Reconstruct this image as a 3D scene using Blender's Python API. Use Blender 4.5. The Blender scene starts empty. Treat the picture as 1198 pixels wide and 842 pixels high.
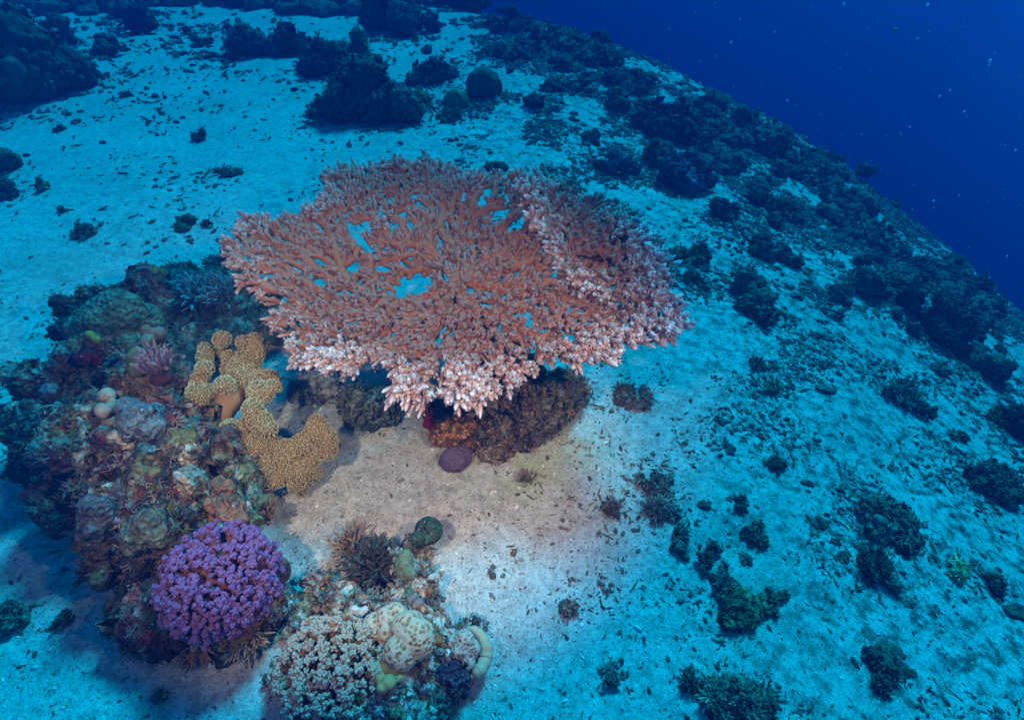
import bpy, math, random
import numpy as np
from mathutils import Vector, Matrix

# ------------------------------------------------------------------ camera
scene = bpy.context.scene
COL = scene.collection
CAM = np.array([0.0, 0.0, 1.2])
PITCH = math.radians(42)
FPX = 714.0                       # focal length in photograph pixels (1198 wide)
cam_data = bpy.data.cameras.new('camera')
cam_data.sensor_width = 36
cam_data.lens = 36 * FPX / 1198
cam_data.clip_start = 0.02
cam_data.clip_end = 200
camera = bpy.data.objects.new('camera', cam_data)
camera.location = CAM
camera.rotation_euler = (math.radians(90) - PITCH, 0, 0)
COL.objects.link(camera)
scene.camera = camera

# ------------------------------------------------------------------ world: open water all round
world = bpy.data.worlds.new('World')
scene.world = world
world.use_nodes = True
wn, wl = world.node_tree.nodes, world.node_tree.links
wn.clear()
w_out = wn.new('ShaderNodeOutputWorld')
w_bg = wn.new('ShaderNodeBackground')
w_tc = wn.new('ShaderNodeTexCoord')
w_dot = wn.new('ShaderNodeVectorMath'); w_dot.operation = 'DOT_PRODUCT'
w_dot.inputs[1].default_value = Vector((0.38, 0.05, 0.90)).normalized()
w_ramp = wn.new('ShaderNodeValToRGB')
w_map = wn.new('ShaderNodeMapRange')
w_map.inputs['From Min'].default_value = -1.0
w_map.inputs['From Max'].default_value = 1.0
wl.new(w_tc.outputs['Generated'], w_dot.inputs[0])
wl.new(w_dot.outputs['Value'], w_map.inputs['Value'])
wl.new(w_map.outputs['Result'], w_ramp.inputs['Fac'])
wl.new(w_ramp.outputs['Color'], w_bg.inputs['Color'])
wl.new(w_bg.outputs['Background'], w_out.inputs['Surface'])
cr = w_ramp.color_ramp
cr.elements[0].position = 0.0; cr.elements[0].color = (0.0, 0.004, 0.03, 1)
cr.elements[1].position = 1.0; cr.elements[1].color = (0.0, 0.18, 0.38, 1)
for pos, c in ((0.38, (0.0, 0.009, 0.07, 1)), (0.44, (0.0, 0.015, 0.115, 1)), (0.50, (0.0, 0.055, 0.34, 1)), (0.57, (0.0, 0.16, 0.80, 1)),
               (0.75, (0.0, 0.11, 0.34, 1))):
    e = cr.elements.new(pos); e.color = c
w_bg.inputs['Strength'].default_value = 1.0

# ------------------------------------------------------------------ daylight filtered by the water above
sun_data = bpy.data.lights.new('sun', 'SUN')
sun_data.energy = 5.0
sun_data.angle = math.radians(14)
sun_data.color = (0.0, 0.56, 0.96)
sun = bpy.data.objects.new('sun', sun_data)
sun.rotation_euler = Vector((0.27, 0.55, 0.78)).to_track_quat('Z', 'Y').to_euler()
COL.objects.link(sun)

# ------------------------------------------------------------------ the photographer's two underwater strobes
def strobe(loc, target, power, size, blend):
    d = bpy.data.lights.new('strobe', 'SPOT')
    d.energy = power; d.spot_size = math.radians(size); d.spot_blend = blend
    d.shadow_soft_size = 0.035
    d.color = (1.0, 0.35, 0.26)      # warm, as the camera's white balance renders it
    o = bpy.data.objects.new('strobe', d)
    o.location = loc
    o.rotation_euler = (Vector(loc) - Vector(target)).to_track_quat('Z', 'Y').to_euler()
    COL.objects.link(o)
strobe((-0.62, 0.04, 1.44), (-0.34, 1.00, 0.18), 140, 50, 0.75)
strobe((0.66, 0.16, 1.38), (-0.26, 1.00, 0.20), 136, 46, 0.75)

scene.view_settings.view_transform = 'Standard'
scene.view_settings.look = 'None'
scene.view_settings.exposure = 0.66
scene.view_settings.gamma = 1.0
scene.cycles.use_denoising = True
scene.cycles.max_bounces = 5
scene.cycles.diffuse_bounces = 3
scene.cycles.glossy_bounces = 1
scene.cycles.volume_bounces = 0
scene.cycles.caustics_reflective = False

# ------------------------------------------------------------------ numeric helpers
RNG = np.random.default_rng(7)

def hash3(ix, iy, iz, seed):
    n = (ix * 374761393 + iy * 668265263 + iz * 1274126177 + seed * 974634777) & 0xFFFFFFFF
    n = ((n ^ (n >> 13)) * 1274126177) & 0xFFFFFFFF
    n = ((n ^ (n >> 16)) * 2246822519) & 0xFFFFFFFF
    return ((n ^ (n >> 15)) & 0xFFFFFF) / float(0xFFFFFF)

def vnoise(p, seed=0):
    p = np.asarray(p, float)
    i = np.floor(p).astype(np.int64); f = p - i
    f = f * f * (3 - 2 * f)
    r = 0
    for dx in (0, 1):
        wx = f[:, 0] if dx else 1 - f[:, 0]
        for dy in (0, 1):
            wy = f[:, 1] if dy else 1 - f[:, 1]
            for dz in (0, 1):
                wz = f[:, 2] if dz else 1 - f[:, 2]
                r = r + wx * wy * wz * hash3(i[:, 0] + dx, i[:, 1] + dy, i[:, 2] + dz, seed)
    return r

def fbm(p, octv=4, seed=0, gain=0.5):
    a, s, t = 1.0, 0, 0
    q = np.array(p, float)
    for k in range(octv):
        s = s + a * vnoise(q, seed + k * 17); t += a
        a *= gain; q = q * 2.03 + 11.3
    return s / t

def worley(p, seed=0):
    """distance to the nearest and second nearest feature point, and an id of the nearest"""
    i = np.floor(p).astype(np.int64)
    b1 = np.full(len(p), 9.0); b2 = np.full(len(p), 9.0); idn = np.zeros(len(p))
    for dx in (-1, 0, 1):
        for dy in (-1, 0, 1):
            for dz in (-1, 0, 1):
                c = i + np.array([dx, dy, dz])
                q = np.stack([hash3(c[:, 0], c[:, 1], c[:, 2], seed + s) for s in (1, 2, 3)], 1) + c
                d = np.linalg.norm(p - q, axis=1)
                m = d < b1
                b2 = np.where(m, b1, np.minimum(b2, d))
                idn = np.where(m, hash3(c[:, 0], c[:, 1], c[:, 2], seed + 9), idn)
                b1 = np.where(m, d, b1)
    return b1, b2, idn

def unit(v):
    v = np.asarray(v, float)
    return v / np.maximum(np.linalg.norm(v, axis=-1, keepdims=True), 1e-9)

def lerp(a, b, t):
    t = np.asarray(t)[..., None] if np.ndim(t) else t
    return np.asarray(a) * (1 - t) + np.asarray(b) * t

def smooth(e0, e1, x):
    t = np.clip((x - e0) / (e1 - e0), 0, 1)
    return t * t * (3 - 2 * t)

# ------------------------------------------------------------------ terrain and pixel rays
FW = np.array([0, math.cos(PITCH), -math.sin(PITCH)])
UP = np.array([0, math.sin(PITCH), math.cos(PITCH)])
RT = np.array([1.0, 0, 0])

def ground(x, y, fine=True):
    x = np.asarray(x, float); y = np.asarray(y, float)
    xp = np.maximum(x, 0)
    z = -0.115 * xp ** 2 / (1 + np.maximum(xp - 5, 0) * 0.10)
    e = np.maximum(y + 0.68 * x - 5.2, 0)
    z = z - 1.3 * (np.sqrt(e ** 2 + 1.4 ** 2) - 1.4)
    p = np.stack([x.ravel(), y.ravel(), 0 * x.ravel()], 1)
    z = z + (0.10 * (fbm(p * 0.9, 3, 5) - 0.5)).reshape(x.shape)
    if fine:
        z = z + (0.030 * (fbm(p * 5.0, 3, 8) - 0.5)).reshape(x.shape)
        z = z + (0.012 * (fbm(p * 19.0, 2, 9) - 0.5)).reshape(x.shape)
    return z

def ray(px, py):
    return unit(RT * (px - 599) / FPX + UP * (421 - py) / FPX + FW)

def hit(px, py, lift=0.0):
    """the point of the sea bed (raised by lift) that the photograph shows at px, py"""
    d = ray(px, py)
    t = np.linspace(0.3, 12, 1200)
    p = CAM + t[:, None] * d
    g = ground(p[:, 0], p[:, 1]) + lift
    k = np.where(p[:, 2] < g)[0]
    if len(k) == 0:
        k = [int(np.argmin(p[:, 2] - g))]
    return p[k[0]]

def at_dist(px, py, dist):
    return CAM + ray(px, py) * dist

def mpp(p):
    """metres per photograph pixel at point p"""
    return float(np.dot(np.asarray(p) - CAM, FW)) / FPX

# ------------------------------------------------------------------ mesh building
def ico(sub):
    t = (1 + 5 ** 0.5) / 2
    v = [(-1, t, 0), (1, t, 0), (-1, -t, 0), (1, -t, 0), (0, -1, t), (0, 1, t), (0, -1, -t), (0, 1, -t),
         (t, 0, -1), (t, 0, 1), (-t, 0, -1), (-t, 0, 1)]
    f = [(0, 11, 5), (0, 5, 1), (0, 1, 7), (0, 7, 10), (0, 10, 11), (1, 5, 9), (5, 11, 4), (11, 10, 2), (10, 7, 6),
         (7, 1, 8), (3, 9, 4), (3, 4, 2), (3, 2, 6), (3, 6, 8), (3, 8, 9), (4, 9, 5), (2, 4, 11), (6, 2, 10), (8, 6, 7), (9, 8, 1)]
    v = unit(np.array(v, float)); f = np.array(f)
    for _ in range(sub):
        e = np.sort(np.concatenate([f[:, [0, 1]], f[:, [1, 2]], f[:, [2, 0]]]), axis=1)
        u, inv = np.unique(e, axis=0, return_inverse=True)
        inv = inv.ravel()
        m = unit(v[u[:, 0]] + v[u[:, 1]])
        n = len(f); a = inv[:n] + len(v); b = inv[n:2 * n] + len(v); c = inv[2 * n:] + len(v)
        f = np.concatenate([np.stack([f[:, 0], a, c], 1), np.stack([f[:, 1], b, a], 1),
                            np.stack([f[:, 2], c, b], 1), np.stack([a, b, c], 1)])
        v = np.concatenate([v, m])
    return v, f
ICO = [ico(k) for k in range(7)]

class MB:
    """collects vertices, faces and vertex colours and links them as one mesh object"""
    def __init__(self):
        self.v, self.f, self.c, self.n = [], [], [], 0
    def add(self, v, f, c):
        v = np.asarray(v, float).reshape(-1, 3)
        c = np.broadcast_to(np.asarray(c, float), v.shape)
        self.v.append(v); self.c.append(c); self.f.append(np.asarray(f) + self.n)
        self.n += len(v)
        return self
    def tubes(self, P, R, C, sides=6, rough=0.0):
        """P (n,k,3) centre lines, R (n,k) radii, C (n,k,3) colours"""
        P = np.asarray(P, float); n, k, _ = P.shape
        if n == 0: return self
        R = np.broadcast_to(np.asarray(R, float), (n, k)); C = np.broadcast_to(np.asarray(C, float), (n, k, 3))
        T = np.zeros_like(P)
        T[:, 1:-1] = P[:, 2:] - P[:, :-2]; T[:, 0] = P[:, 1] - P[:, 0]; T[:, -1] = P[:, -1] - P[:, -2]
        T = unit(T)
        ref = np.where(np.abs(T[:, :1, 2:3]) > 0.9, np.array([1.0, 0, 0]), np.array([0, 0, 1.0]))
        A = unit(np.cross(T, np.broadcast_to(ref, T.shape))); B = np.cross(T, A)
        ang = np.arange(sides) * 2 * math.pi / sides
        rr = R[..., None]
        if rough:
            rr = rr * (1 + rough * (RNG.random((n, k, sides)) - 0.5))
        V = P[:, :, None] + rr[..., None] * (A[:, :, None] * np.cos(ang)[:, None] + B[:, :, None] * np.sin(ang)[:, None])
        idx = np.arange(n * k * sides).reshape(n, k, sides)
        a = idx[:, :-1]; b = np.roll(a, -1, 2); d = idx[:, 1:]; c = np.roll(d, -1, 2)
        q1 = np.stack([a, b, c], -1).reshape(-1, 3); q2 = np.stack([a, c, d], -1).reshape(-1, 3)
        self.add(V.reshape(-1, 3), np.concatenate([q1, q2]), np.repeat(C.reshape(-1, 3), sides, 0))
        return self
    def blobs(self, centers, radii, C, sub=1, jitter=0.0, dirs=None, stretch=1.0):
        v, f = ICO[sub]
        centers = np.asarray(centers, float).reshape(-1, 3); n = len(centers)
        if n == 0: return self
        radii = np.broadcast_to(np.asarray(radii, float), (n,))
        V = np.repeat(v[None], n, 0)
        if jitter:
            V = V * (1 + jitter * (RNG.random((n, len(v), 1)) - 0.5))
        V = V * radii[:, None, None]
        if dirs is not None:
            d = unit(dirs); V = V + (np.einsum('nvk,nk->nv', V, d) * (stretch - 1))[..., None] * d[:, None]
        V = V + centers[:, None]
        F = f[None] + (np.arange(n) * len(v))[:, None, None]
        C = np.asarray(C, float)
        if C.ndim == 1: C = np.broadcast_to(C, (n, 3))
        self.add(V.reshape(-1, 3), F.reshape(-1, 3), np.repeat(C, len(v), 0))
        return self
    def cones(self, base, tip, r, cb, ct, sides=4):
        base = np.asarray(base, float); tip = np.asarray(tip, float); n = len(base)
        if n == 0: return self
        T = unit(tip - base)
        ref = np.where(np.abs(T[:, 2:3]) > 0.9, np.array([1.0, 0, 0]), np.array([0, 0, 1.0]))
        A = unit(np.cross(T, ref)); B = np.cross(T, A)
        ang = np.arange(sides) * 2 * math.pi / sides + 0.4
        r = np.broadcast_to(np.asarray(r, float), (n,))
        ring = base[:, None] + r[:, None, None] * (A[:, None] * np.cos(ang)[:, None] + B[:, None] * np.sin(ang)[:, None])
        V = np.concatenate([ring, tip[:, None]], 1)
        k = sides
        f = np.array([(i, (i + 1) % k, k) for i in range(k)])
        F = f[None] + (np.arange(n) * (k + 1))[:, None, None]
        cb = np.broadcast_to(np.asarray(cb, float), (n, 3)); ct = np.broadcast_to(np.asarray(ct, float), (n, 3))
        Cc = np.concatenate([np.repeat(cb[:, None], k, 1), ct[:, None]], 1)
        self.add(V.reshape(-1, 3), F.reshape(-1, 3), Cc.reshape(-1, 3))
        return self
    def mesh(self, name, mat, smooth_shade=True):
        V = np.concatenate(self.v); F = np.concatenate(self.f); C = np.concatenate(self.c)
        me = bpy.data.meshes.new(name)
        me.vertices.add(len(V)); me.vertices.foreach_set('co', V.astype(np.float32).ravel())
        me.loops.add(F.size); me.loops.foreach_set('vertex_index', F.astype(np.int32).ravel())
        me.polygons.add(len(F))
        me.polygons.foreach_set('loop_start', np.arange(0, F.size, 3, dtype=np.int32))
        me.polygons.foreach_set('loop_total', np.full(len(F), 3, dtype=np.int32))
        me.polygons.foreach_set('use_smooth', np.full(len(F), bool(smooth_shade)))
        me.update(calc_edges=True)
        at = me.color_attributes.new('pigment', 'FLOAT_COLOR', 'POINT')
        at.data.foreach_set('color', np.concatenate([np.clip(C, 0, 1), np.ones((len(C), 1))], 1).astype(np.float32).ravel())
        me.materials.append(mat)
        return me
    def build(self, name, mat, parent=None, origin=None, smooth_shade=True):
        if origin is not None:
            o_ = np.asarray(origin, float)
            self.v = [a - o_ for a in self.v]
        o = bpy.data.objects.new(name, self.mesh(name, mat, smooth_shade))
        COL.objects.link(o)
        if parent is not None:
            o.parent = parent
        elif origin is not None:
            o.location = tuple(float(q) for q in origin)
        return o

def tag(o, label=None, cat=None, group=None, kind=None):
    if label: o['label'] = label
    if cat: o['category'] = cat
    if group: o['group'] = group
    if kind: o['kind'] = kind
    return o

def empty(name, loc, label, cat, group=None):
    o = bpy.data.objects.new(name, None)
    o.location = tuple(float(q) for q in loc)
    o.empty_display_size = 0.05
    COL.objects.link(o)
    return tag(o, label, cat, group)

def vert_normals(V, F):
    fn = np.cross(V[F[:, 1]] - V[F[:, 0]], V[F[:, 2]] - V[F[:, 0]])
    N = np.zeros_like(V)
    for k in range(3):
        np.add.at(N, F[:, k], fn)
    return unit(N)

# ------------------------------------------------------------------ materials
def pigment_mat(name, rough=0.8, var=0.25, scale=60, bump=0.3, bump_scale=200, bump_dist=0.003, spec=0.25, speck=None, voro=0.0):
    """base colour from the pigment of each piece, mottled by noise, with fine relief"""
    m = bpy.data.materials.new(name); m.use_nodes = True
    nt = m.node_tree; n, l = nt.nodes, nt.links
    b = n['Principled BSDF']
    b.inputs['Roughness'].default_value = rough
    b.inputs['Specular IOR Level'].default_value = spec
    at = n.new('ShaderNodeAttribute'); at.attribute_name = 'pigment'
    tc = n.new('ShaderNodeTexCoord')
    nz = n.new('ShaderNodeTexNoise'); nz.inputs['Scale'].default_value = scale; nz.inputs['Detail'].default_value = 5
    nz.inputs['Roughness'].default_value = 0.65
    l.new(tc.outputs['Object'], nz.inputs['Vector'])
    mr = n.new('ShaderNodeMapRange'); mr.inputs['From Min'].default_value = 0.3; mr.inputs['From Max'].default_value = 0.7
    mr.inputs['To Min'].default_value = 1 - var; mr.inputs['To Max'].default_value = 1 + var
    l.new(nz.outputs['Fac'], mr.inputs['Value'])
    vm = n.new('ShaderNodeVectorMath'); vm.operation = 'SCALE'
    l.new(at.outputs['Color'], vm.inputs[0]); l.new(mr.outputs['Result'], vm.inputs['Scale'])
    last = vm.outputs['Vector']
    if speck:
        n2 = n.new('ShaderNodeTexNoise'); n2.inputs['Scale'].default_value = speck[1]; n2.inputs['Detail'].default_value = 2
        l.new(tc.outputs['Object'], n2.inputs['Vector'])
        m2 = n.new('ShaderNodeMapRange'); m2.inputs['From Min'].default_value = speck[2]; m2.inputs['From Max'].default_value = speck[2] + 0.06
        l.new(n2.outputs['Fac'], m2.inputs['Value'])
        mx = n.new('ShaderNodeMix'); mx.data_type = 'RGBA'
        l.new(m2.outputs['Result'], mx.inputs['Factor']); l.new(last, mx.inputs['A']); mx.inputs['B'].default_value = (*speck[0], 1)
        last = mx.outputs['Result']
    l.new(last, b.inputs['Base Color'])
    bn = n.new('ShaderNodeTexNoise'); bn.inputs['Scale'].default_value = bump_scale; bn.inputs['Detail'].default_value = 4
    l.new(tc.outputs['Object'], bn.inputs['Vector'])
    bp = n.new('ShaderNodeBump'); bp.inputs['Strength'].default_value = bump; bp.inputs['Distance'].default_value = bump_dist
    hsock = bn.outputs['Fac']
    if voro:
        vo = n.new('ShaderNodeTexVoronoi'); vo.inputs['Scale'].default_value = voro
        l.new(tc.outputs['Object'], vo.inputs['Vector'])
        ad = n.new('ShaderNodeMath'); ad.operation = 'ADD'
        l.new(vo.outputs['Distance'], ad.inputs[0]); l.new(bn.outputs['Fac'], ad.inputs[1])
        hsock = ad.outputs['Value']
    l.new(hsock, bp.inputs['Height'])
    l.new(bp.outputs['Normal'], b.inputs['Normal'])
    return m

M_CORAL = pigment_mat('stony_coral', 0.75, 0.16, 90, 0.5, 500, 0.002)
M_SOFT = pigment_mat('leather_coral_skin', 0.7, 0.12, 40, 0.25, 150, 0.002)
M_ROCK = pigment_mat('encrusted_rock', 0.9, 0.75, 55, 1.0, 120, 0.016, speck=((0.40, 0.35, 0.31), 130, 0.66), voro=75)
M_DARK = pigment_mat('reef_growth', 0.9, 0.5, 30, 0.8, 60, 0.012, speck=((0.30, 0.33, 0.30), 70, 0.66))
M_RUB = pigment_mat('rubble', 0.9, 0.3, 80, 0.5, 150, 0.003)

def sand_material():
    m = bpy.data.materials.new('coral_sand'); m.use_nodes = True
    nt = m.node_tree; n, l = nt.nodes, nt.links
    b = n['Principled BSDF']; b.inputs['Roughness'].default_value = 0.95; b.inputs['Specular IOR Level'].default_value = 0.1
    tc = n.new('ShaderNodeTexCoord')
    def noise(scale, detail=3, rough=0.6, dist=0.0):
        k = n.new('ShaderNodeTexNoise'); k.inputs['Scale'].default_value = scale; k.inputs['Detail'].default_value = detail
        k.inputs['Roughness'].default_value = rough; k.inputs['Distortion'].default_value = dist
        l.new(tc.outputs['Object'], k.inputs['Vector']); return k.outputs['Fac']
    def rng(s, a, c, lo=0.0, hi=1.0):
        k = n.new('ShaderNodeMapRange'); k.inputs['From Min'].default_value = a; k.inputs['From Max'].default_value = c
        k.inputs['To Min'].default_value = lo; k.inputs['To Max'].default_value = hi
        l.new(s, k.inputs['Value']); return k.outputs['Result']
    def mix(f, a, c):
        k = n.new('ShaderNodeMix'); k.data_type = 'RGBA'
        if hasattr(f, 'links'): l.new(f, k.inputs['Factor'])
        else: k.inputs['Factor'].default_value = f
        for s, q in ((k.inputs['A'], a), (k.inputs['B'], c)):
            if hasattr(q, 'links'): l.new(q, s)
            else: s.default_value = (*q, 1)
        return k.outputs['Result']
    def mul(a, c):
        k = n.new('ShaderNodeMath'); k.operation = 'MULTIPLY'; l.new(a, k.inputs[0]); l.new(c, k.inputs[1]); return k.outputs['Value']
    big = noise(2.2, 4)
    c = mix(rng(big, 0.35, 0.65), (0.55, 0.47, 0.41), (0.64, 0.58, 0.53))
    c = mix(rng(noise(55, 4, 0.7), 0.40, 0.72), c, (0.36, 0.28, 0.235))
    c = mix(rng(noise(210, 3, 0.6), 0.56, 0.68), c, (0.17, 0.12, 0.095))          # darker grains
    c = mix(rng(noise(330, 2, 0.6), 0.64, 0.70), c, (0.85, 0.82, 0.78))          # shell chips
    at = n.new('ShaderNodeAttribute'); at.attribute_name = 'pigment'             # R: algal film, G: yellow-green film
    sp = n.new('ShaderNodeSeparateColor'); l.new(at.outputs['Color'], sp.inputs['Color'])
    film = mul(rng(noise(26, 6, 0.75, 0.0), 0.47, 0.60), sp.outputs['Red'])
    c = mix(film, c, (0.13, 0.11, 0.09))
    film2 = mul(rng(noise(9, 4, 0.6), 0.35, 0.7), sp.outputs['Green'])
    c = mix(film2, c, (0.36, 0.37, 0.10))
    l.new(c, b.inputs['Base Color'])
    b1 = n.new('ShaderNodeBump'); b1.inputs['Strength'].default_value = 0.9; b1.inputs['Distance'].default_value = 0.010
    l.new(noise(38, 5, 0.72), b1.inputs['Height'])
    b2 = n.new('ShaderNodeBump'); b2.inputs['Strength'].default_value = 0.8; b2.inputs['Distance'].default_value = 0.003
    l.new(noise(190, 4, 0.7), b2.inputs['Height']); l.new(b1.outputs['Normal'], b2.inputs['Normal'])
    l.new(b2.outputs['Normal'], b.inputs['Normal'])
    return m
M_SAND = sand_material()

# ------------------------------------------------------------------ sea bed
def film_map(x, y):
    """where rubble and algal film lie: bands down the right slope, little on the clean sand at the left"""
    x = np.asarray(x, float); y = np.asarray(y, float)
    r = smooth(0.15, 0.9, x) * smooth(-0.2, 0.5, x * 0.9 + y * 0.3)
    far = smooth(2.0, 3.2, y) * smooth(-0.9, 0.2, x)
    left = 0.35 * smooth(0.9, 1.5, -x) * smooth(2.0, 1.2, y)
    return np.clip(0.25 + 0.75 * np.maximum(np.maximum(r, far), left), 0, 1)

def build_seabed():
    def axis(lo, a, b, hi, fine, coarse):
        return np.concatenate([np.arange(lo, a, coarse), np.arange(a, b, fine), np.arange(b, hi, coarse)])
    xs = axis(-14, -1.6, 2.4, 9.5, 0.014, 0.09)
    ys = axis(-2.5, 0.1, 2.9, 15, 0.014, 0.09)
    X, Y = np.meshgrid(xs, ys, indexing='ij')
    Z = ground(X, Y)
    # small pits and bumps near the camera
    p = np.stack([X.ravel(), Y.ravel(), 0 * X.ravel()], 1)
    Z = Z + (0.007 * (fbm(p * 42, 2, 33) - 0.5)).reshape(X.shape)
    g = hit(615, 530); gg = 0.9 * np.exp(-(((X - g[0]) / 0.17) ** 2 + ((Y - g[1]) / 0.13) ** 2))
    C = np.stack([film_map(X, Y), gg, 0 * gg], -1)
    nx, ny = X.shape
    i = np.arange(nx * ny).reshape(nx, ny)
    a, b, c, d = i[:-1, :-1], i[1:, :-1], i[1:, 1:], i[:-1, 1:]
    F = np.concatenate([np.stack([a, b, c], -1).reshape(-1, 3), np.stack([a, c, d], -1).reshape(-1, 3)])
    m = MB().add(np.stack([X, Y, Z], -1).reshape(-1, 3), F, C.reshape(-1, 3))
    o = m.build('sandy_seabed', M_SAND)
    tag(o, kind='structure')
    return float(Z.min())
ZMIN = build_seabed()

# ------------------------------------------------------------------ the water itself
def build_water():
    x0, x1, y0, y1, z0, z1 = -15.0, 10.5, -3.5, 16.0, ZMIN - 1.0, 1.62
    V = np.array([(x, y, z) for x in (x0, x1) for y in (y0, y1) for z in (z0, z1)], float)
    F = np.array([(0, 1, 3), (0, 3, 2), (4, 6, 7), (4, 7, 5), (0, 4, 5), (0, 5, 1), (2, 3, 7), (2, 7, 6), (0, 2, 6), (0, 6, 4), (1, 5, 7), (1, 7, 3)])
    m = bpy.data.materials.new('sea_water'); m.use_nodes = True
    n, l = m.node_tree.nodes, m.node_tree.links
    n.clear()
    out = n.new('ShaderNodeOutputMaterial'); v = n.new('ShaderNodeVolumePrincipled')
    v.inputs['Density'].default_value = 0.42
    v.inputs['Color'].default_value = (0.0006, 0.021, 0.082, 1)
    v.inputs['Absorption Color'].default_value = (0.0, 0.56, 0.66, 1)
    v.inputs['Anisotropy'].default_value = 0.0
    l.new(v.outputs['Volume'], out.inputs['Volume'])
    o = MB().add(V, F, (0, 0, 0)).build('haze', m, smooth_shade=False)
    tag(o, kind='stuff', label='clear blue sea water filling the whole scene', cat='water')
build_water()

# ------------------------------------------------------------------ the big table coral
def build_table_coral():
    rng = np.random.default_rng(11)
    nrm = unit(np.array([-0.06, -0.16, 1.0]))
    base = hit(575, 478)
    root = empty('table_coral', base, 'huge flat pinkish brown table coral with white tips, spread like a tabletop', 'coral')
    ax = unit(np.cross(np.array([0, 1.0, 0]), nrm)); ay = np.cross(nrm, ax)
    def grow_tier(c0, polypx, holespx, cenpx, main):
        def to_plane(px, py):
            d = ray(px, py); t = np.dot(c0 - CAM, nrm) / np.dot(d, nrm)
            q = CAM + d * t - c0
            return np.array([q @ ax, q @ ay])
        poly = np.array([to_plane(*q) for q in polypx])
        holes = [(to_plane(x, y), r * 0.0021) for x, y, r in holespx]
        def inside(p):
            n = len(poly); x, y = p; r = False; j = n - 1
            for i in range(n):
                if (poly[i][1] > y) != (poly[j][1] > y) and x < (poly[j][0] - poly[i][0]) * (y - poly[i][1]) / (poly[j][1] - poly[i][1]) + poly[i][0]:
                    r = not r
                j = i
            if not r: return False
            return all(np.hypot(*(p - h)) > hr for h, hr in holes)
        cen = to_plane(*cenpx)
        def ragged(p):
            # notches in the growing rim
            best = 9.0
            for a, b in zip(poly, np.roll(poly, -1, 0)):
                ab = b - a; t = min(1, max(0, ((p - a) @ ab) / (ab @ ab))); best = min(best, float(np.hypot(*(p - a - t * ab))))
            if best > (0.055 if main else 0.03): return False
            return float(vnoise(np.array([[p[0] * 17, p[1] * 17, 3.3]]), 4)[0]) < 0.50 - best * 5
        dmin, step = 0.030, 0.024
        pts, par, head = [cen], [-1], [0.0]
        grid = {}
        def key(p): return (int(math.floor(p[0] / dmin)), int(math.floor(p[1] / dmin)))
        grid.setdefault(key(cen), []).append(0)
        active = [(0, a + rng.normal(0, 0.1), 0) for a in np.arange(9) * 2 * math.pi / 9]
        kids = {}; fills = 0
        while active:
            # grow all tips one step, in random order
            rng.shuffle(active)
            nxt = []
            for (i, a, age) in active:
                i = int(i); age = int(age)
                ok = False
                for tr in range(3):
                    aa = a + rng.normal(0, 0.16 + 0.15 * tr)
                    out = pts[i] - cen
                    if np.hypot(*out) > 0.05:
                        ao = math.atan2(out[1], out[0]); df = (ao - aa + math.pi) % (2 * math.pi) - math.pi
                        aa += 0.16 * df
                    p = pts[i] + step * np.array([math.cos(aa), math.sin(aa)])
                    if not inside(p): continue
                    if ragged(p): continue
                    k = key(p); bad = False
                    for gx in (-1, 0, 1):
                        for gy in (-1, 0, 1):
                            for j in grid.get((k[0] + gx, k[1] + gy), []):
                                if j == i or par[j] == i or (par[i] >= 0 and (j == par[i])): continue
                                if np.hypot(*(pts[j] - p)) < dmin * (0.62 if par[j] == par[i] else 0.78): bad = True; break
                            if bad: break
                        if bad: break
                    if not bad: ok = True; break
                if not ok: continue
                pts.append(p); par.append(i); head.append(aa); j = len(pts) - 1
                grid.setdefault(key(p), []).append(j)
                kids.setdefault(i, []).append(j)
                nxt.append((j, aa, age + 1))
                if age % 2 == 1 or rng.random() < 0.30:
                    s = rng.choice([-1, 1])
                    nxt.append((j, aa + s * rng.uniform(0.45, 0.8), 0))
                    if rng.random() < 0.25: nxt.append((j, aa - s * rng.uniform(0.5, 0.9), 0))
            active = nxt
            if not active and fills < 7:
                fills += 1
                for i in rng.permutation(len(pts))[:900]:
                    i = int(i)
                    if i == 0 or len(kids.get(i, [])) > 2: continue
                    active.append((i, head[i] + rng.choice([-1, 1]) * rng.uniform(0.5, 1.3), 0))
        n = len(pts); pts = np.array(pts); par = np.array(par)
        nd = np.ones(n)
        for i in range(n - 1, 0, -1): nd[par[i]] += nd[i]
        # distance to the outline: how far the growing rim is
        def rimdist(P):
            best = np.full(len(P), 9.0)
            for a, b in zip(poly, np.roll(poly, -1, 0)):
                ab = b - a; t = np.clip(((P - a) @ ab) / (ab @ ab), 0, 1)
                best = np.minimum(best, np.linalg.norm(P - (a + t[:, None] * ab), axis=1))
            return best
        rd = rimdist(pts)
        rad = np.minimum(0.0056 + 0.0010 * np.sqrt(nd), 0.0135)
        # height over the plate: shallow funnel, uneven, the right hand wing stands higher
        rho = np.linalg.norm(pts - cen, axis=1)
        front = smooth(0.05, 0.35, cen[1] - pts[:, 1])
        wing_c = to_plane(685, 275) if main else cen
        wing = np.exp(-(np.linalg.norm((pts - wing_c) / np.array([0.17, 0.17]), axis=1) ** 2))
        if not main: front = 0 * front
        hz = 0.115 * (rho / 0.5) ** 1.7 * (1 - 0.68 * front) * (1 - 0.55 * smooth(0.05, 0.4, pts[:, 1] - cen[1])) - 0.05 + 0.09 * (fbm(np.c_[pts * 6, 0 * rho], 2, 3) - 0.5) + (0.07 if main else 0.0) * wing - 0.03 * np.exp(-(np.linalg.norm(pts - to_plane(490, 300), axis=1) / 0.11) ** 2) + 0.01 * front
        if not main: hz = 0.10 * (rho / 0.2) ** 1.3 * 0.35 - 0.02 + 0.03 * (fbm(np.c_[pts * 8, 0 * rho], 2, 3) - 0.5)
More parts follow.
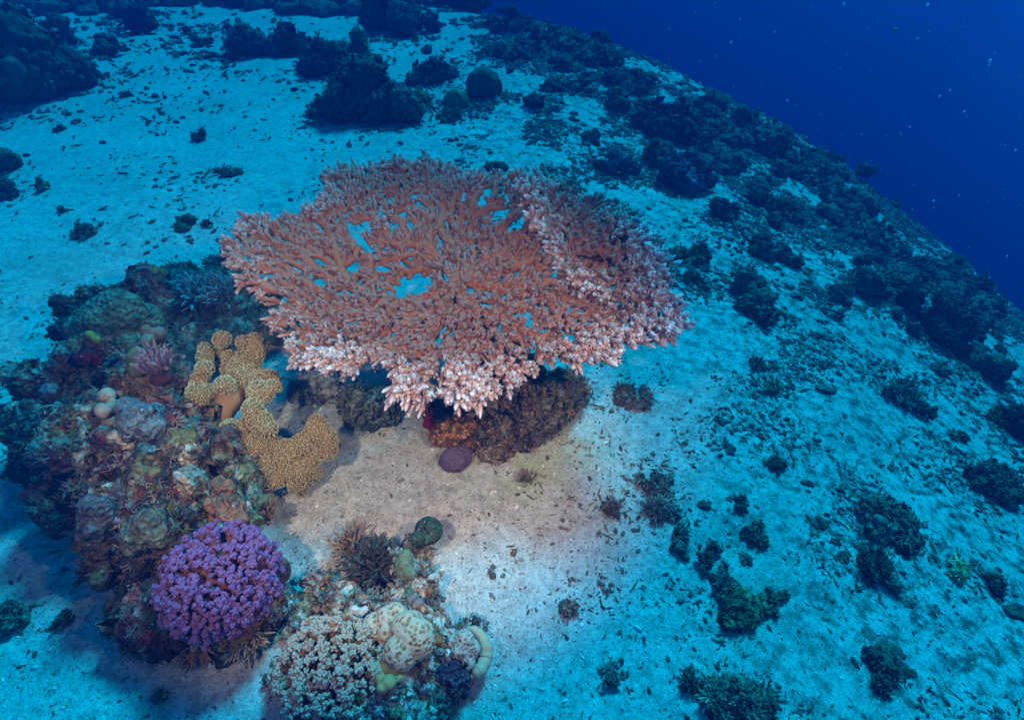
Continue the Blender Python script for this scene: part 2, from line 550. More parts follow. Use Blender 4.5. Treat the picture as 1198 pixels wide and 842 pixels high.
        Q = c0 + pts[:, :1] * ax + pts[:, 1:] * ay + hz[:, None] * nrm
        # groups: one branch object per subtree
        grp = np.full(n, -1); ng = 0
        for i in range(n):
            if i and grp[par[i]] >= 0: grp[i] = grp[par[i]]
            elif i and nd[i] <= 26: grp[i] = ng; ng += 1
        B0 = np.array([0.30, 0.085, 0.027]); B1 = np.array([0.29, 0.105, 0.06]); TW = np.array([0.88, 0.74, 0.70]); TI = np.array([0.33, 0.195, 0.165])
        outward = unit((pts - cen)[:, :1] * ax + (pts - cen)[:, 1:] * ay)
        side = unit(np.cross(nrm, outward))
        rimness = smooth(0.10, 0.005, rd) * (0.55 + 0.7 * vnoise(np.c_[pts * 25, 0 * rd], 6)) * (0.35 + 0.65 * smooth(-0.10, 0.25, cen[1] - pts[:, 1] + 0.35 * (pts[:, 0] - cen[0])))
        if not main: rimness = smooth(0.08, 0.01, rd) * (0.25 + 0.6 * vnoise(np.c_[pts * 25, 0 * rd], 6))
        per = {}
        for i in range(1, n): per.setdefault(int(grp[i]), []).append(i)
        for g, ids in sorted(per.items()):
            ids = np.array(ids); m = MB()
            p = par[ids]
            A, Bp = Q[p], Q[ids]
            P = np.stack([A, (A + Bp) / 2 + rng.normal(0, 0.0012, A.shape), Bp], 1)
            R = np.stack([np.minimum(rad[p], rad[ids] * 1.25), (rad[p] + rad[ids]) / 2, rad[ids]], 1)
            sh = np.clip(rd[ids] / 0.3, 0, 1)
            cb = lerp(B1, B0, sh)
            m.tubes(P, R, np.repeat(cb[:, None], 3, 1), 7, 0.18)
            m.blobs(Bp, rad[ids] * 1.04, cb, 1, 0.1)
            # branchlets
            SB, SD, SL, SR, SI = [], [], [], [], []
            for i in ids:
                tip = i not in kids
                cnt = rng.integers(2, 5) if not tip else rng.integers(3, 6)
                gap = smooth(0.28, 0.10, rd[i])
                if not tip and rng.random() < 0.15: cnt = 1
                for k in range(cnt):
                    if tip and k == 0:
                        d = outward[i] + nrm * rng.uniform(-0.1, 0.5) + side[i] * rng.uniform(-0.3, 0.3)
                    elif tip:
                        d = outward[i] * rng.uniform(0.4, 1.1) + nrm * rng.uniform(-0.15, 0.9) + side[i] * rng.uniform(-0.9, 0.9)
                    else:
                        d = nrm * rng.uniform(0.40, 1.0) + outward[i] * rng.uniform(0.0, 1.1) + side[i] * rng.uniform(-0.9, 0.9)
                    L = (1.45 if tip and k == 0 else 1.0) * rng.uniform(0.018, 0.038) * (1.0 + 0.25 * rimness[i])
                    b = Q[i] + side[i] * rng.uniform(-0.5, 0.5) * rad[i] + (Q[par[i]] - Q[i]) * rng.uniform(0, 0.8)
                    SB.append(b); SD.append(unit(d)); SL.append(L); SR.append(rng.uniform(0.0038, 0.0054) * (1 + 0.5 * min(1, rimness[i]))); SI.append(i)
                    if rng.random() < 0.6 + 0.3 * rimness[i]:
                        for q in range(rng.integers(1, 4)):
                            d2 = unit(unit(d) + 0.75 * unit(rng.normal(size=3)))
                            SB.append(b + unit(d) * L * rng.uniform(0.3, 0.65)); SD.append(d2); SL.append(L * rng.uniform(0.45, 0.7)); SR.append(SR[-1] * 0.9); SI.append(i)
            SB, SD, SL, SR, SI = map(np.array, (SB, SD, SL, SR, SI))
            t = np.array([-0.1, 0.3, 0.65, 0.88, 1.0]); prof = np.array([1.15, 1.0, 0.95, 0.72, 0.22])
            bend = rng.normal(0, 0.10, SB.shape) * SL[:, None]
            P = SB[:, None] + SD[:, None] * (SL[:, None] * t)[..., None] + bend[:, None] * (t ** 2)[:, None]
            R = SR[:, None] * prof
            rim = rimness[SI][:, None]
            tipc = lerp(TI, TW, np.clip(rim[:, 0] * rng.uniform(0.5, 1.3, len(SI)), 0, 1))
            ct = np.clip((t - 0.45) / 0.55, 0, 1)[None, :] ** np.clip(2.0 - 0.7 * rim, 1.0, 2.2)
            sb = lerp(B1 * 0.95, B0, np.clip(rd[SI] / 0.35, 0, 1) * 0.6)
            Cc = sb[:, None] * (1 - ct[..., None]) + tipc[:, None] * ct[..., None]
            m.tubes(P, R, Cc, 6, 0.22)
            # corallite nubs round each branchlet
            k = 9; ns = len(SB)
            tt = rng.uniform(0.2, 0.97, (ns, k)); th = rng.uniform(0, 6.283, (ns, k))
            ref = np.where(np.abs(SD[:, 2:3]) > 0.9, np.array([1.0, 0, 0]), np.array([0, 0, 1.0]))
            A1 = unit(np.cross(SD, ref)); A2 = np.cross(SD, A1)
            rv = A1[:, None] * np.cos(th)[..., None] + A2[:, None] * np.sin(th)[..., None]
            pb = SB[:, None] + SD[:, None] * (SL[:, None] * tt)[..., None] + rv * (SR * 0.55)[:, None, None]
            pt = pb + (rv * 0.9 + SD[:, None] * 0.75) * (SR * rng.uniform(0.8, 1.15, ns))[:, None, None]
            cn = lerp(sb, tipc, 0.35); cn2 = lerp(sb, tipc, 0.95)
            m.cones(pb.reshape(-1, 3), pt.reshape(-1, 3), np.repeat(SR * 0.46, k), np.repeat(cn, k, 0), np.repeat(cn2, k, 0), 4)
            m.build('branch', M_CORAL, root, origin=base)
        return pts, Q, to_plane
    pts, Q, to_plane = grow_tier(at_dist(545, 318, 1.50), [(290, 335), (298, 297), (340, 268), (380, 252), (392, 232), (384, 210), (410, 202), (450, 198), (510, 200),
                    (560, 212), (605, 216), (650, 232), (700, 255), (735, 285), (757, 318), (782, 350), (786, 382), (765, 400), (715, 398),
                    (695, 425), (672, 428), (620, 440), (585, 446), (520, 444), (465, 455), (435, 442), (400, 424), (350, 412),
                    (342, 392), (312, 362)],
        [(480, 318, 24), (505, 300, 14), (602, 268, 15), (638, 300, 12), (560, 236, 8),  (432, 274, 13), (462, 262, 6), (512, 282, 6), (398, 300, 4), (645, 328, 9),
             (452, 300, 7), (655, 295, 8), (585, 250, 14), (500, 248, 5), (620, 355, 6), (565, 268, 9)], (535, 322), True)
    # the raised right hand lobe, a second storey above the plate
    up = at_dist(690, 292, 1.475)
    p2, Q2, _ = grow_tier(up, [(612, 232), (640, 226), (675, 240), (710, 254), (742, 280), (764, 312), (770, 345), (745, 352), (715, 345), (690, 338), (668, 322), (650, 300), (622, 262)],
        [(705, 310, 6), (668, 276, 5)], (700, 300), False)
    j = int(np.argmin(np.linalg.norm(Q - Q2[0], axis=1)))
    tt = np.linspace(0, 1, 5)[:, None]
    stem = Q[j] * (1 - tt) + Q2[0] * tt
    m = MB().tubes(stem[None], np.array([[0.020, 0.016, 0.014, 0.015, 0.018]]), (0.27, 0.08, 0.03), 12, 0.2)
    m.build('lobe_stem', M_CORAL, root, origin=base)
    # the pale dead spot left of centre
    q0 = to_plane(453, 262); d0 = np.linalg.norm(pts - q0, axis=1); i0 = np.argsort(d0)[:5]
    m = MB().blobs(Q[i0] + nrm * 0.012, rng.uniform(0.006, 0.010, 5), (0.45, 0.34, 0.32), 2, 0.7)
    m.build('bleached_patch', M_ROCK, root, origin=base)
    # stalk
    P = []
    for t in np.linspace(0, 1, 8):
        q = lerp(base + np.array([0, 0, -0.02]), Q[0] - np.array([0, 0, 0.03]), t); q = q + np.array([0.02 * math.sin(3 * t), 0, 0]); P.append(q)
    m = MB().tubes(np.array([P]), np.array([[0.10, 0.085, 0.07, 0.062, 0.055, 0.045, 0.035, 0.02]]), (0.20, 0.12, 0.08), 20, 0.25)
    m.build('stalk', M_ROCK, root, origin=base)
build_table_coral()

# ------------------------------------------------------------------ organic shapes
def fuse(centers, radii, voxel, squash=1.0):
    """one continuous closed surface round many overlapping balls"""
    m = MB().blobs(centers, radii, (1, 1, 1), 3)
    me = m.mesh('tmp', M_ROCK)
    o = bpy.data.objects.new('tmp', me); COL.objects.link(o)
    md = o.modifiers.new('r', 'REMESH'); md.mode = 'VOXEL'; md.voxel_size = voxel
    dg = bpy.context.evaluated_depsgraph_get()
    ev = o.evaluated_get(dg); em = ev.to_mesh()
    em.calc_loop_triangles()
    V = np.empty(len(em.vertices) * 3); em.vertices.foreach_get('co', V); V = V.reshape(-1, 3)
    F = np.empty(len(em.loop_triangles) * 3, dtype=np.int32); em.loop_triangles.foreach_get('vertices', F); F = F.reshape(-1, 3)
    ev.to_mesh_clear()
    bpy.data.objects.remove(o); bpy.data.meshes.remove(me)
    return V, F.astype(int)

def relax(V, F, it=4):
    """smooth a mesh by averaging neighbours"""
    for _ in range(it):
        S = np.zeros_like(V); c = np.zeros(len(V))
        for a, b in ((0, 1), (1, 2), (2, 0)):
            np.add.at(S, F[:, a], V[F[:, b]]); np.add.at(c, F[:, a], 1)
            np.add.at(S, F[:, b], V[F[:, a]]); np.add.at(c, F[:, b], 1)
        V = 0.4 * V + 0.6 * S / np.maximum(c, 1)[:, None]
    return V

REEF = np.array([(0.16, 0.085, 0.05), (0.16, 0.035, 0.03), (0.045, 0.035, 0.028), (0.14, 0.18, 0.14), (0.32, 0.25, 0.18),
                 (0.32, 0.12, 0.045), (0.26, 0.14, 0.13), (0.16, 0.13, 0.05), (0.09, 0.05, 0.035), (0.20, 0.14, 0.10)])
DULL = np.array([(0.10, 0.10, 0.065), (0.07, 0.075, 0.055), (0.13, 0.115, 0.08), (0.055, 0.065, 0.05), (0.16, 0.15, 0.11), (0.09, 0.11, 0.07)])

def patch_colours(V, pal, scale, seed, weights=None):
    warp = np.stack([fbm(V * scale * 1.3 + k * 7.7, 3, seed + k) for k in range(3)], 1) - 0.5
    f1, f2, idn = worley(V * scale + warp * 1.4, seed)
    if weights is None: weights = np.ones(len(pal))
    cw = np.cumsum(weights) / np.sum(weights)
    k = np.searchsorted(cw, np.clip(idn, 0, 0.9999))
    c = pal[np.clip(k, 0, len(pal) - 1)]
    n = fbm(V * scale * 7, 3, seed + 40)
    c = c * (0.55 + 0.9 * n)[:, None]
    f1, f2, id2 = worley(V * scale * 3.1 + warp * 2, seed + 77)
    sel = id2 > 0.72
    c[sel] = pal[(id2[sel] * 997).astype(int) % len(pal)] * 0.9
    return c

def roughen(V, F, amp, scale, seed, pits=0.5):
    N = vert_normals(V, F)
    d = (fbm(V * scale, 5, seed, 0.6) - 0.5) * 2 * amp
    f1, f2, _ = worley(V * scale * 2.2, seed + 3)
    d += amp * pits * (0.55 - f1)
    f1, f2, _ = worley(V * scale * 6.0, seed + 4)
    d += amp * 0.35 * pits * (0.5 - f1)
    hole = smooth(0.62, 0.72, fbm(V * scale * 1.9, 3, seed + 21))
    d -= hole * amp * 1.2
    return V + N * d[:, None], hole

def largest(V, F):
    """the biggest connected piece of a mesh"""
    lab = np.arange(len(V))
    while True:
        m = lab[F].min(1); new = lab.copy()
        for k in range(3): np.minimum.at(new, F[:, k], m)
        new = new[new]
        if (new == lab).all(): break
        lab = new
    ids, cnt = np.unique(lab, return_counts=True)
    keep = lab == ids[cnt.argmax()]
    idx = np.cumsum(keep) - 1
    return V[keep], idx[F[keep[F[:, 0]]]]

def frame_of(N):
    ref = np.where(np.abs(N[:, 2:3]) > 0.9, np.array([1.0, 0, 0]), np.array([0, 0, 1.0]))
    A = unit(np.cross(N, ref)); return A, np.cross(N, A)

def add_nodules(m, V, N, n, r0, r1, pal, rng, minz=-9, spread=2.6, cluster=(3, 9), sub=1):
    ok = np.where(N[:, 2] > -0.3)[0]
    idx = rng.choice(ok, n)
    cs, rs, cc = [], [], []
    for i in idx:
        k = rng.integers(*cluster); r = rng.uniform(r0, r1)
        col = pal[rng.integers(len(pal))] * rng.uniform(0.5, 1.1)
        for _ in range(k):
            off = rng.normal(size=3) * r * spread * 0.5; off -= N[i] * (off @ N[i]) * 0.7
            cs.append(V[i] + off + N[i] * r * 0.25); rs.append(r * rng.uniform(0.5, 1.1)); cc.append(col * rng.uniform(0.85, 1.15))
    cs = np.array(cs); m.blobs(cs, rs, np.array(cc), sub, 0.75, dirs=rng.normal(size=cs.shape), stretch=1.7)

def add_tufts(m, V, N, n, L0, L1, pal, rng, strands=(7, 15), r=0.0011, up=-0.2):
    ok = np.where(N[:, 2] > up)[0]
    idx = rng.choice(ok, n)
    B, D, LL, CC = [], [], [], []
    for i in idx:
        k = rng.integers(*strands); L = rng.uniform(L0, L1); col = pal[rng.integers(len(pal))] * rng.uniform(0.7, 1.4)
        d = unit(N[i] + rng.normal(size=(k, 3)) * 0.62)
        B.append(np.repeat(V[i][None], k, 0) + rng.normal(size=(k, 3)) * L * 0.12); D.append(d); LL.append(L * rng.uniform(0.6, 1.1, k)); CC.append(np.repeat(col[None], k, 0))
    B, D, LL, CC = map(np.concatenate, (B, D, LL, CC))
    t = np.array([0, 0.4, 0.75, 1.0])
    bend = rng.normal(size=B.shape) * LL[:, None] * 0.28
    P = B[:, None] + D[:, None] * (LL[:, None] * t)[..., None] + bend[:, None] * (t ** 2)[:, None]
    R = r * (1 + LL[:, None] * 12) * np.array([1.0, 0.95, 0.7, 0.25])
    Cc = CC[:, None] * (0.75 + 0.6 * t)[None, :, None]
    m.tubes(P, R, Cc, 4)

def rock(name, lobes, label, cat, origin, voxel, amp, scale, seed, pal=REEF, weights=None, mat=None, nod=200, tuft=120,
         nod_r=(0.004, 0.010), tuft_l=(0.010, 0.026), pscale=9, tpal=None, group=None, crag=0.0):
    """an encrusted reef rock: one fused body, its nodules and its turf"""
    rng = np.random.default_rng(seed)
    V, F = fuse([l[0] for l in lobes], [l[1] for l in lobes], voxel)
    V = relax(V, F, 2)
    if crag:
        N = vert_normals(V, F)
        rdg = 1 - np.abs(fbm(V * 7.5, 3, seed + 50) - 0.5) * 5
        V = V - N * (crag * smooth(0.35, 0.95, rdg) - crag * 0.35 - crag * 1.1 * (fbm(V * 5, 2, seed + 60) - 0.5))[:, None]
    V, hole = roughen(V, F, amp, scale, seed)
    N = vert_normals(V, F)
    C = patch_colours(V, pal, pscale, seed, weights) * 1.2
    root = empty(name, origin, label, cat, group)
    mat = mat or M_ROCK
    MB().add(V, F, C).build('rock_body', mat, root, origin=origin)
    if nod:
        m = MB(); add_nodules(m, V, N, nod, nod_r[0], nod_r[1], pal, rng)
        tag(m.build('encrusting_growth', mat, root, origin=origin), kind='stuff')
    if tuft:
        m = MB(); add_tufts(m, V, N, tuft, tuft_l[0], tuft_l[1], pal if tpal is None else tpal, rng)
        tag(m.build('algal_turf', M_RUB, root, origin=origin), kind='stuff')
    return root, V, N

def L(px, py, r, h, k=1.0):
    """a ball seen at px, py with radius r pixels, its centre h metres above the sea bed"""
    p = hit(px, py, h); return (p, r * mpp(p) * k)

TUFTC = np.array([(0.20, 0.10, 0.08), (0.14, 0.08, 0.10), (0.10, 0.11, 0.05), (0.26, 0.16, 0.09), (0.08, 0.05, 0.04), (0.22, 0.17, 0.15), (0.13, 0.17, 0.13)])

# ------------------------------------------------------------------ left hand reef rock with everything that grows on it
lobesA = [L(70, 470, 52, .13), L(60, 520, 48, .10), L(110, 440, 52, .15), L(140, 400, 50, .13), L(110, 520, 62, .15), L(175, 470, 48, .17), L(180, 530, 60, .16),
          L(235, 540, 44, .13), L(110, 600, 52, .10), L(160, 610, 62, .12), L(225, 610, 55, .11), L(255, 580, 38, .09), L(130, 660, 50, .07),
          L(180, 680, 45, .05), L(195, 720, 40, .03), L(255, 690, 60, .05), L(300, 700, 42, .03), L(265, 725, 42, .03), L(60, 545, 35, .05), L(75, 590, 30, .05),
          L(110, 385, 45, .09), L(175, 360, 40, .10), L(205, 500, 40, .14), L(275, 615, 32, .05)]
lobesA = [(p + np.array([0.012, 0, 0.025]), r * 0.86) for p, r in lobesA]
oA = hit(160, 560)
rootA, VA, NA = rock('reef_rock', lobesA, 'large brown and maroon encrusted reef rock at lower left, carrying purple and yellow corals', 'rock', oA, 0.0050, 0.030, 14, 3, crag=0.045,
                 nod=1300, tuft=1200, nod_r=(0.0018, 0.0050), tuft_l=(0.008, 0.020), weights=[3, 0.6, 2.4, 1.5, 0.7, 0.8, 0.5, 1.8, 2.8, 1.6], tpal=TUFTC)
lobesB = [L(215, 335, 26, .05), L(190, 350, 30, .06), L(235, 350, 26, .04), L(260, 340, 28, .05), L(285, 365, 30, .05), L(305, 350, 22, .05), L(240, 375, 30, .03),
          L(280, 400, 30, .03), L(225, 400, 26, .04), L(205, 425, 26, .05), L(325, 385, 20, .04)]
rootB, VB, NB = rock('reef_rock', lobesB, 'low turf covered rock behind the yellow leather coral, half under the table coral', 'rock', hit(250, 370), 0.0085, 0.014, 14, 5, pal=DULL,
                 mat=M_DARK, nod=160, tuft=520, tuft_l=(0.012, 0.030), tpal=DULL * 1.1)

def anchor(V, N, px, py):
    """the point of a surface that the photograph's camera sees at px, py"""
    d = ray(px, py); w = V - CAM; t = w @ d
    off = np.linalg.norm(w - t[:, None] * d, axis=1)
    near = off < max(0.008, off.min() * 1.5)
    i = np.where(near)[0][np.argmin(t[near])]
    return V[i], N[i]

def lumpy(name, px_balls, surf, label, cat, colour, voxel=0.004, amp=0.002, scale=60, sink=0.6, mat=None, pal=None, parent=None, seed=1, pitfn=None, relaxn=3, colfn=None, dim=0.6):
    """a smooth colony made of swollen lobes that sits on a rock surface"""
    cs, rs = [], []
    for px, py, r in px_balls:
        p, n = anchor(*surf, px, py)
        rr = r * mpp(p)
        cs.append(p + n * rr * (1 - sink) * 0.8); rs.append(rr)
    V, F = largest(*fuse(cs, rs, voxel)); V = relax(V, F, relaxn)
    N = vert_normals(V, F)
    V = V + N * ((fbm(V * scale, 3, seed) - 0.5) * 2 * amp * 1.5 + (fbm(V * scale * 0.45, 2, seed + 2) - 0.5) * 2 * amp * 1.5)[:, None]
    C = np.broadcast_to(np.array(colour, float), V.shape) * (dim * (0.25 + 1.2 * fbm(V * 75, 4, seed + 5, 0.7)))[:, None]
    if pitfn is not None: V, C = pitfn(V, N, C)
    if colfn is not None: C = colfn(V, N, C)
    o = V.mean(0)
    ob = MB().add(V, F, C).build(name, mat or M_SOFT, parent, origin=o)
    if parent is None: tag(ob, label, cat)
    return ob, V, N, F

# green massive coral at the top left of the rock, and the smaller colonies
def green_cols(V, N, C):
    k = smooth(0.45, 0.62, fbm(V * 22, 4, 90))
    return lerp(C, np.array([0.13, 0.15, 0.09]), k * 0.7)
surfA = (VA, NA)
surfB = (VB, NB)
lumpy('mound_coral', [(120, 372, 28), (145, 362, 28), (100, 385, 22), (160, 380, 22), (130, 390, 26), (150, 398, 18)], surfA, 'broad greenish grey mound coral on top of the left rock',
      'coral', (0.25, 0.31, 0.20), 0.006, 0.004, 30, colfn=green_cols, mat=M_ROCK)
lumpy('knob_coral', [(174, 363, 9), (180, 378, 10), (183, 390, 9), (168, 388, 8), (170, 398, 8)], surfA, 'row of small smooth peach knobs at the right edge of the green mound', 'coral', (0.42, 0.28, 0.19), 0.003, 0.0015, sink=0.2)
lumpy('knob_coral', [(163, 417, 12), (161, 426, 12), (164, 433, 10)], surfA, 'smooth olive green knobs just below the row of peach knobs', 'coral', (0.20, 0.22, 0.09), 0.003, 0.002, sink=0.4)
lumpy('knob_coral', [(123, 440, 9), (133, 449, 8), (110, 458, 9), (123, 465, 10), (118, 480, 9), (126, 490, 10), (131, 478, 8), (105, 466, 7)], surfA,
      'upright cluster of creamy brown knobs in the middle of the left rock', 'coral', (0.44, 0.31, 0.21), 0.0028, 0.002, dim=0.8, sink=0.1)
def blue_cols(V, N, C):
    k = smooth(0.5, 0.6, fbm(V * 45, 3, 91)); return lerp(C, np.array([0.12, 0.13, 0.12]), k * 0.8)
lumpy('encrusting_sponge', [(150, 478, 17), (165, 490, 20), (178, 500, 16), (155, 503, 14), (180, 482, 12)], surfA, 'pale blue grey crust sponge with dark blotches right of the cream knobs', 'sponge',
      (0.26, 0.29, 0.29), 0.004, 0.007, 50, sink=0.9, colfn=blue_cols, mat=M_ROCK)
lumpy('encrusting_sponge', [(167, 522, 10), (174, 526, 7)], surfA, 'small bright turquoise sponge below the pale blue crust', 'sponge', (0.10, 0.26, 0.27), 0.003, 0.0035, 50, sink=0.95, mat=M_ROCK)
lumpy('encrusting_sponge', [(59, 460, 11), (57, 473, 9)], surfA, 'smooth lilac pink sponge pad near the left end of the rock', 'sponge', (0.40, 0.28, 0.27), 0.003, 0.003, 50, sink=0.9, mat=M_ROCK)
lumpy('red_sponge', [(99, 420, 9), (106, 416, 9), (113, 417, 9)], surfA, 'deep red sponge arching above the creamy brown knobs', 'sponge',
      (0.28, 0.010, 0.02), 0.003, 0.006, 70, sink=0.7, mat=M_ROCK)
lumpy('red_sponge', [(55, 534, 6), (66, 535, 7), (75, 539, 6), (50, 528, 5)], surfA, 'small crimson sponge low on the left flank of the rock', 'sponge', (0.22, 0.02, 0.03), 0.003, 0.005, 70, sink=0.8, mat=M_ROCK)
lumpy('yellow_sponge', [(104, 391, 6), (111, 396, 6), (135, 404, 7), (131, 412, 5)], surfA, 'mustard yellow sponge patches below the green mound', 'sponge', (0.48, 0.34, 0.05), 0.003, 0.002, 70, sink=0.5)
lumpy('encrusting_coral', [(93, 610, 17), (110, 615, 18), (120, 600, 16), (100, 596, 14)], surfA, 'grey lilac pitted coral crust on the lower left of the rock', 'coral', (0.20, 0.18, 0.185), 0.004, 0.006, 60, sink=0.95, mat=M_ROCK)
lumpy('encrusting_coral', [(170, 615, 20), (185, 622, 16), (162, 628, 16), (178, 605, 13)], surfA, 'pale olive crusting coral left of and above the purple coral', 'coral', (0.22, 0.21, 0.14), 0.004, 0.006, 70, sink=0.9, mat=M_ROCK)
lumpy('encrusting_coral', [(262, 575, 14), (272, 590, 14), (262, 600, 13), (283, 605, 11), (252, 590, 11)], surfA, 'peach orange crust with white rings between the purple and yellow corals', 'coral',
      (0.42, 0.20, 0.11), 0.004, 0.006, 70, sink=0.9, mat=M_ROCK)
lumpy('encrusting_coral', [(143, 688, 9), (150, 697, 8)], surfA, 'small mint green coral knob at the foot of the rock left of the purple coral', 'coral', (0.14, 0.22, 0.15), 0.003, 0.004, 90, sink=0.95, mat=M_ROCK)
lumpy('encrusting_coral', [(180, 730, 11), (192, 738, 9)], surfA, 'bright green crust tucked under the lower left of the purple coral', 'coral', (0.06, 0.12, 0.03), 0.003, 0.004, 90, sink=0.95, mat=M_ROCK)
for px, py, r, c, lab in ((82, 588, 4, (0.55, 0.60, 0.66), 'small pale blue barnacle low on the left edge of the rock'), (98, 600, 5, (0.62, 0.58, 0.55), 'round off white barnacle on the grey lilac crust'),
                       (131, 609, 5, (0.66, 0.52, 0.62), 'tiny pinkish white barnacle right of the grey lilac crust'), (288, 595, 5, (0.62, 0.58, 0.52), 'small white barnacle at the right edge of the peach orange crust')):
    lumpy('barnacle', [(px, py, r), (px + 3, py + 2, r * 0.7)], surfA, lab, 'barnacle', c, 0.002, 0.001, sink=0.4)

# ------------------------------------------------------------------ cauliflower corals
def cauliflower(name, label, centre, axis, RX, RZ, nb, cols, seed, nub_r=0.0042, tip_n=9, br=0.0078, core=None, cover=-0.15, flower=False):
    """a dome of stubby branches; every branch is a part, eight shapes shared among them"""
    rng = np.random.default_rng(seed)
    cb, cm, ct = [np.array(c) for c in cols]
    root = empty(name, centre, label, 'coral')
    v, f = ICO[4]
    V = v * np.array([RX, RX, RZ]) * 0.66; V = V * (1 + 0.25 * (fbm(v * 3, 3, seed) - 0.5))[:, None]
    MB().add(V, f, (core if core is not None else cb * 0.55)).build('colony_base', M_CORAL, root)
    protos = []
    Lb = RX * 0.50
    for k in range(10):
        m = MB()
        t = np.array([0, 0.4, 0.75, 1.0])
        bend = rng.normal(size=3) * Lb * 0.08; bend[2] = 0
        P = np.array([0, 0, 1.0]) * (Lb * t)[:, None] + bend * (t ** 2)[:, None]
        R = br * np.array([0.75, 0.85, 1.0, 0.8]) * rng.uniform(0.9, 1.15)
        cc = np.array([cb, lerp(cb, cm, 0.3), cm, lerp(cm, ct, 0.5)])
        m.tubes(P[None], R[None], cc[None], 8, 0.2)
        end = P[-1]
        # two or three swollen lobes, each set with nubs
        nl = rng.integers(2, 5)
        for q in range(nl):
            a = q * 6.283 / nl + rng.normal(0, 0.3); o = end + np.array([math.cos(a), math.sin(a), 0]) * br * rng.uniform(0.7, 1.25) + np.array([0, 0, rng.uniform(-0.9, 0.3) * br])
            m.blobs([o], [br * 0.72], lerp(cm, ct, 0.35), 2, 0.12)
            d = unit(rng.normal(size=(tip_n, 3)) + np.array([math.cos(a) * 0.8, math.sin(a) * 0.8, 1.1]))
            nb_c = o + d * br * 0.78
            m.blobs(nb_c, rng.uniform(0.75, 1.15, tip_n) * nub_r * 0.72, lerp(cm, ct, rng.uniform(0.55, 1.0, tip_n)), 1, 0.15, dirs=d, stretch=1.7 if flower else 1.25)
        # side nubs further down
        ns = 9; a = rng.uniform(0, 6.283, ns); tt = rng.uniform(0.35, 0.9, ns)
        rv = np.stack([np.cos(a), np.sin(a), 0 * a], 1)
        m.blobs(np.array([0, 0, 1.0]) * (Lb * tt)[:, None] + rv * br * 0.9, nub_r * 0.62, lerp(cb, cm, tt), 1, 0.15)
        protos.append(m.mesh('branch', M_CORAL))
    axis = unit(axis); A, B = frame_of(axis[None]); A, B = A[0], B[0]
    g = 2.39996
    for i in range(nb):
        z = 1 - (i + 0.5) / nb * (1 - cover); ph = i * g
        s = math.sqrt(max(0, 1 - z * z))
        d = np.array([s * math.cos(ph), s * math.sin(ph), z]) + rng.normal(0, 0.055, 3)
        d = unit(d)
        tipp = d * np.array([RX, RX, RZ]) * rng.uniform(0.90, 1.06)
        dd = unit(tipp * np.array([1, 1, RX / RZ]) + np.array([0, 0, 0.12 * RX]))
        o = bpy.data.objects.new('branch', protos[rng.integers(len(protos))]); COL.objects.link(o)
        q = Vector(dd).to_track_quat('Z', 'Y') @ Matrix.Rotation(rng.uniform(0, 6.283), 3, 'Z').to_quaternion()
        o.rotation_mode = 'QUATERNION'; o.rotation_quaternion = q
        sc = rng.uniform(0.85, 1.2)
        o.scale = (sc, sc, 1)
        o.location = Vector(tipp - dd * Lb)
        o.parent = root
    root.rotation_mode = 'QUATERNION'; root.rotation_quaternion = Vector(axis).to_track_quat('Z', 'Y')
    return root

pc = hit(259, 680, 0.145)
cauliflower('cauliflower_coral', 'dense dome of stubby purple branches with orange gaps at the foot of the left rock', pc, np.array([0.02, -0.12, 1.0]), 65 * mpp(pc), 65 * mpp(pc) * 0.85, 230,
            [(0.28, 0.09, 0.04), (0.17, 0.06, 0.08), (0.16, 0.085, 0.25)], 21, nub_r=0.0036, tip_n=11, br=0.0064)
pc2 = hit(388, 788, 0.085)
cauliflower('cauliflower_coral', 'cream and white flower tipped branching coral at the bottom edge of the picture', pc2, np.array([-0.12, 0.05, 1.0]), 64 * mpp(pc2), 64 * mpp(pc2) * 0.9, 170,
            [(0.16, 0.07, 0.022), (0.27, 0.14, 0.05), (0.43, 0.355, 0.28)], 22, nub_r=0.0036, tip_n=8, br=0.0056, flower=True)

